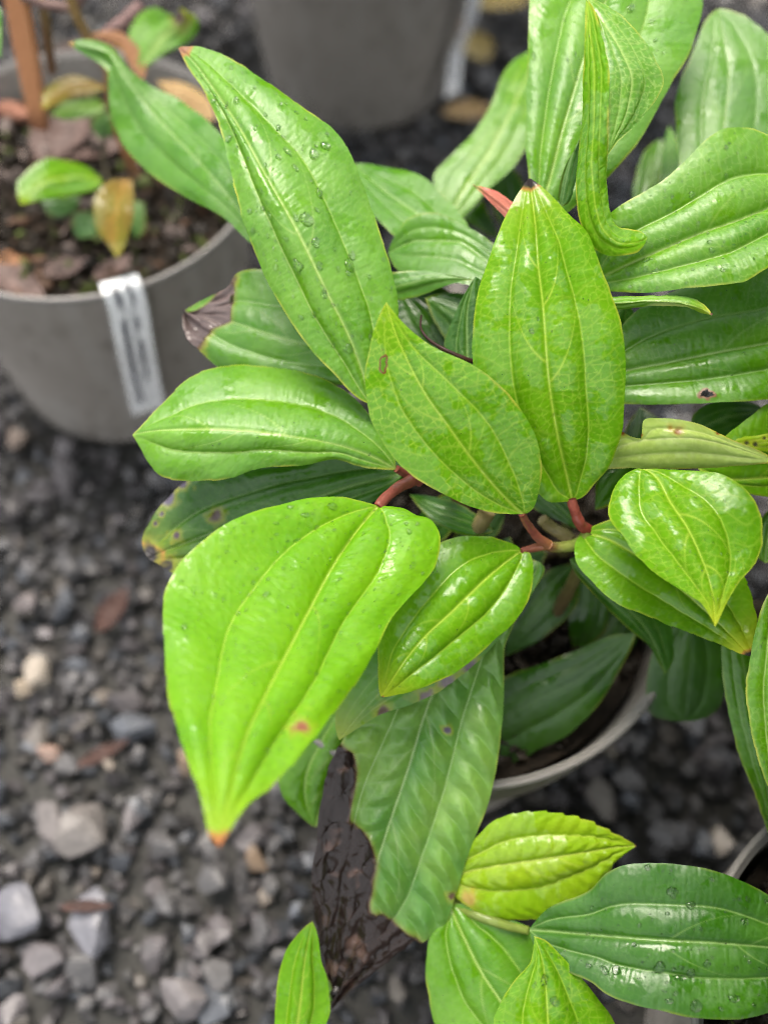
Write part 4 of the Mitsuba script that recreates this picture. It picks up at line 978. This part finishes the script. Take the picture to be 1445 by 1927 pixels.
def wallpt(px, py, out):
    """Where the view through this place of the photograph meets the left pot's wall, OUT metres outside it."""
    r = ray(np.asarray(float(px)), np.asarray(float(py)))
    for t_ in np.linspace(0.30, 0.75, 3000):
        p = np.array([0, 0, CAM_H]) + r * t_
        R_ = (POT_B + (POT_R - POT_B) * p[2] / POT_H if p[2] < POT_H - 0.045 else POT_R - 0.001) + out
        if p[2] < POT_H and math.hypot(p[0] - cx, p[1] - cy) < R_:
            return p
    raise RuntimeError('tag misses the pot')


rimp = on(228, 540, POT_H)
rad = np.array([rimp[0] - cx, rimp[1] - cy, 0])
rad /= np.linalg.norm(rad)
rc = np.array([cx, cy, 0])
path = [rc + rad * (POT_R - 0.010) + [0, 0, POT_H - 0.022], rc + rad * (POT_R - 0.0085) + [0, 0, POT_H - 0.006], rc + rad * (POT_R - 0.006) + [0, 0, POT_H + 0.0022], rc + rad * (POT_R + 0.0005) + [0, 0, POT_H + 0.0022],
        wallpt(240, 575, 0.0042), wallpt(252, 640, 0.0052), wallpt(266, 710, 0.0085), wallpt(280, 772, 0.010)]
tl = np.cross([0, 0, 1.0], rad)
tag('white printed plastic tag folded over the rim of the left pot', path, (0.0098, 0.0098, 0.0098), [tl])
cx, cy = POTS['top']
a0 = math.radians(-31)
q0 = np.array([math.cos(a0), math.sin(a0), 0])
tan0 = np.array([-math.sin(a0), math.cos(a0), 0])
tc = np.array([cx, cy, 0])
path = [tc + q0 * (POT_R - 0.010) + [0, 0, POT_H - 0.02], tc + q0 * (POT_R - 0.006) + [0, 0, POT_H + 0.0022], tc + q0 * (POT_R + 0.0015) + [0, 0, POT_H + 0.0022], tc + q0 * (POT_R + 0.004) + tan0 * 0.001 + [0, 0, 0.13],
        tc + q0 * (0.1015) + tan0 * 0.002 + [0, 0, 0.09], tc + q0 * 0.094 + tan0 * -0.001 + [0, 0, 0.055], tc + q0 * 0.097 + tan0 * -0.006 + [0, 0, 0.026]]
tag('white plastic tag hanging down the side of the top centre pot', path, (0.0095, 0.0095, 0.0100), [tan0])


def litter(name, label, cat, kind, x, y, z, length, width, ang, curl=0.3, group=None):
    """A fallen leaf lying on the ground or the soil, gently cupped."""
    k = thing(name, label, cat, group or ('fallen leaves on the gravel' if name == 'fallen_leaf' else 'dead leaves in the left pot'))
    c = on(x, y, z)
    n, m = 26, 13
    s, t = np.meshgrid(np.linspace(0.002, 0.998, n), np.linspace(-1, 1, m), indexing='ij')
    w = width * np.sin(np.pi * s ** 0.85) ** 0.9 * t
    u = (s - 0.5) * length
    h = curl * (w ** 2 / width + u ** 2 / length * 0.6) + 0.003 * (meshkit.fbm(np.stack([u * 90 + x, w * 90, s * 0], -1), 3) - 0.5) + 0.002
    p = np.stack([c[0] + u * math.cos(ang) - w * math.sin(ang), c[1] + u * math.sin(ang) + w * math.cos(ang), z + h], -1)
    c0, c1, cv, mat = KINDS[kind]
    f = meshkit.fbm(p * 160, 4)[..., None]
    col = np.array(c0) * (1 - f) + np.array(c1) * f
    col = col + (np.array(cv) - col) * (np.exp(-(t / 0.08) ** 2) * 0.6)[..., None]
    col = col * (0.55 + 0.8 * meshkit.noise(p * 420)[..., None])
    i, j = np.meshgrid(np.arange(n - 1), np.arange(m - 1), indexing='ij')
    q = np.stack([i * m + j, i * m + j + 1, (i + 1) * m + j + 1, (i + 1) * m + j], -1).reshape(-1, 4)
    scene[k] = mikit.ply((p.reshape(-1, 3), np.vstack([q[:, [0, 1, 2]], q[:, [0, 2, 3]]])), 'm_matte', smooth=True, color=np.clip(col, 0, 1).reshape(-1, 3))


KINDS['rust'] = ((0.065, 0.028, 0.020), (0.045, 0.020, 0.015), (0.10, 0.045, 0.03), 'm_matte')
KINDS['ochre'] = ((0.38, 0.27, 0.06), (0.42, 0.33, 0.12), (0.4, 0.3, 0.1), 'm_matte')
litter('fallen_leaf', 'rust brown fallen leaf on the gravel left of the big lime leaf', 'leaf', 'rust', 214, 1150, 0.012, 0.032, 0.007, 1.2)
litter('fallen_leaf', 'thin orange-brown leaf curl on the gravel near the pinkish pebble', 'leaf', 'rust', 196, 1420, 0.018, 0.030, 0.004, 0.6)
litter('fallen_leaf', 'rust coloured leaf scrap on the gravel at lower left', 'leaf', 'rust', 165, 1708, 0.020, 0.026, 0.003, 0.1)
litter('fallen_leaf', 'yellow fallen leaf on the shaded gravel near the top centre tag', 'leaf', 'ochre', 893, 90, 0.016, 0.05, 0.014, 1.9)
litter('fallen_leaf', 'pale yellow fallen leaf at the top edge right of the tag', 'leaf', 'ochre', 938, 5, 0.016, 0.06, 0.020, 0.2)
litter('fallen_leaf', 'orange-brown fallen leaf beside the yellow one near the tag', 'leaf', 'brown', 850, 50, 0.016, 0.05, 0.012, 1.4)
litter('fallen_leaf', 'pinkish brown fallen leaf on the gravel left of the narrow upper leaf', 'leaf', 'tan', 888, 215, 0.016, 0.05, 0.011, 0.2)
zs = POT_H - 0.022
for x, y, ln, wd, an, kd, lb in ((120, 262, 0.050, 0.016, 1.2, 'mauve', 'mauve dead leaf behind the green leaf of the left pot'), (165, 285, 0.045, 0.013, 0.2, 'mauve', 'pale mauve dead leaf beside the stem in the left pot'), (35, 540, 0.04, 0.009, -0.5, 'mauve', 'purplish dead leaf against the front rim of the left pot'),
                                 (128, 508, 0.026, 0.007, 0.6, 'mauve', 'small mauve dead leaf on the soil left of the white tag'), (215, 510, 0.026, 0.006, 0.9, 'mauve', 'narrow dark dead leaf on the soil under the orange leaf'), (25, 495, 0.018, 0.006, 0.2, 'brown', 'small orange-brown scrap on the soil at left'),
                                 (160, 108, 0.05, 0.012, 0.7, 'mauve', 'mauve dead leaf at the back of the left pot')):
    litter('dead_leaf', lb, 'leaf', kd, x, y, zs + 0.003, ln, wd, an)
bk = thing('bark_chunk', 'pinkish brown chunk of bark beside the stake', 'bark')
c = on(25, 208, POT_H - 0.016)
sv, sf = STONES[3]
scene[bk] = mikit.ply(((sv * [0.020, 0.0075, 0.006]) @ trimesh.transformations.euler_matrix(0.1, 0.05, -0.12)[:3, :3].T + c, sf), 'm_matte', smooth=False, color=np.array([0.30, 0.135, 0.085]) * (0.6 + 0.8 * meshkit.fbm(sv * [3, 12, 12], 3))[:, None])
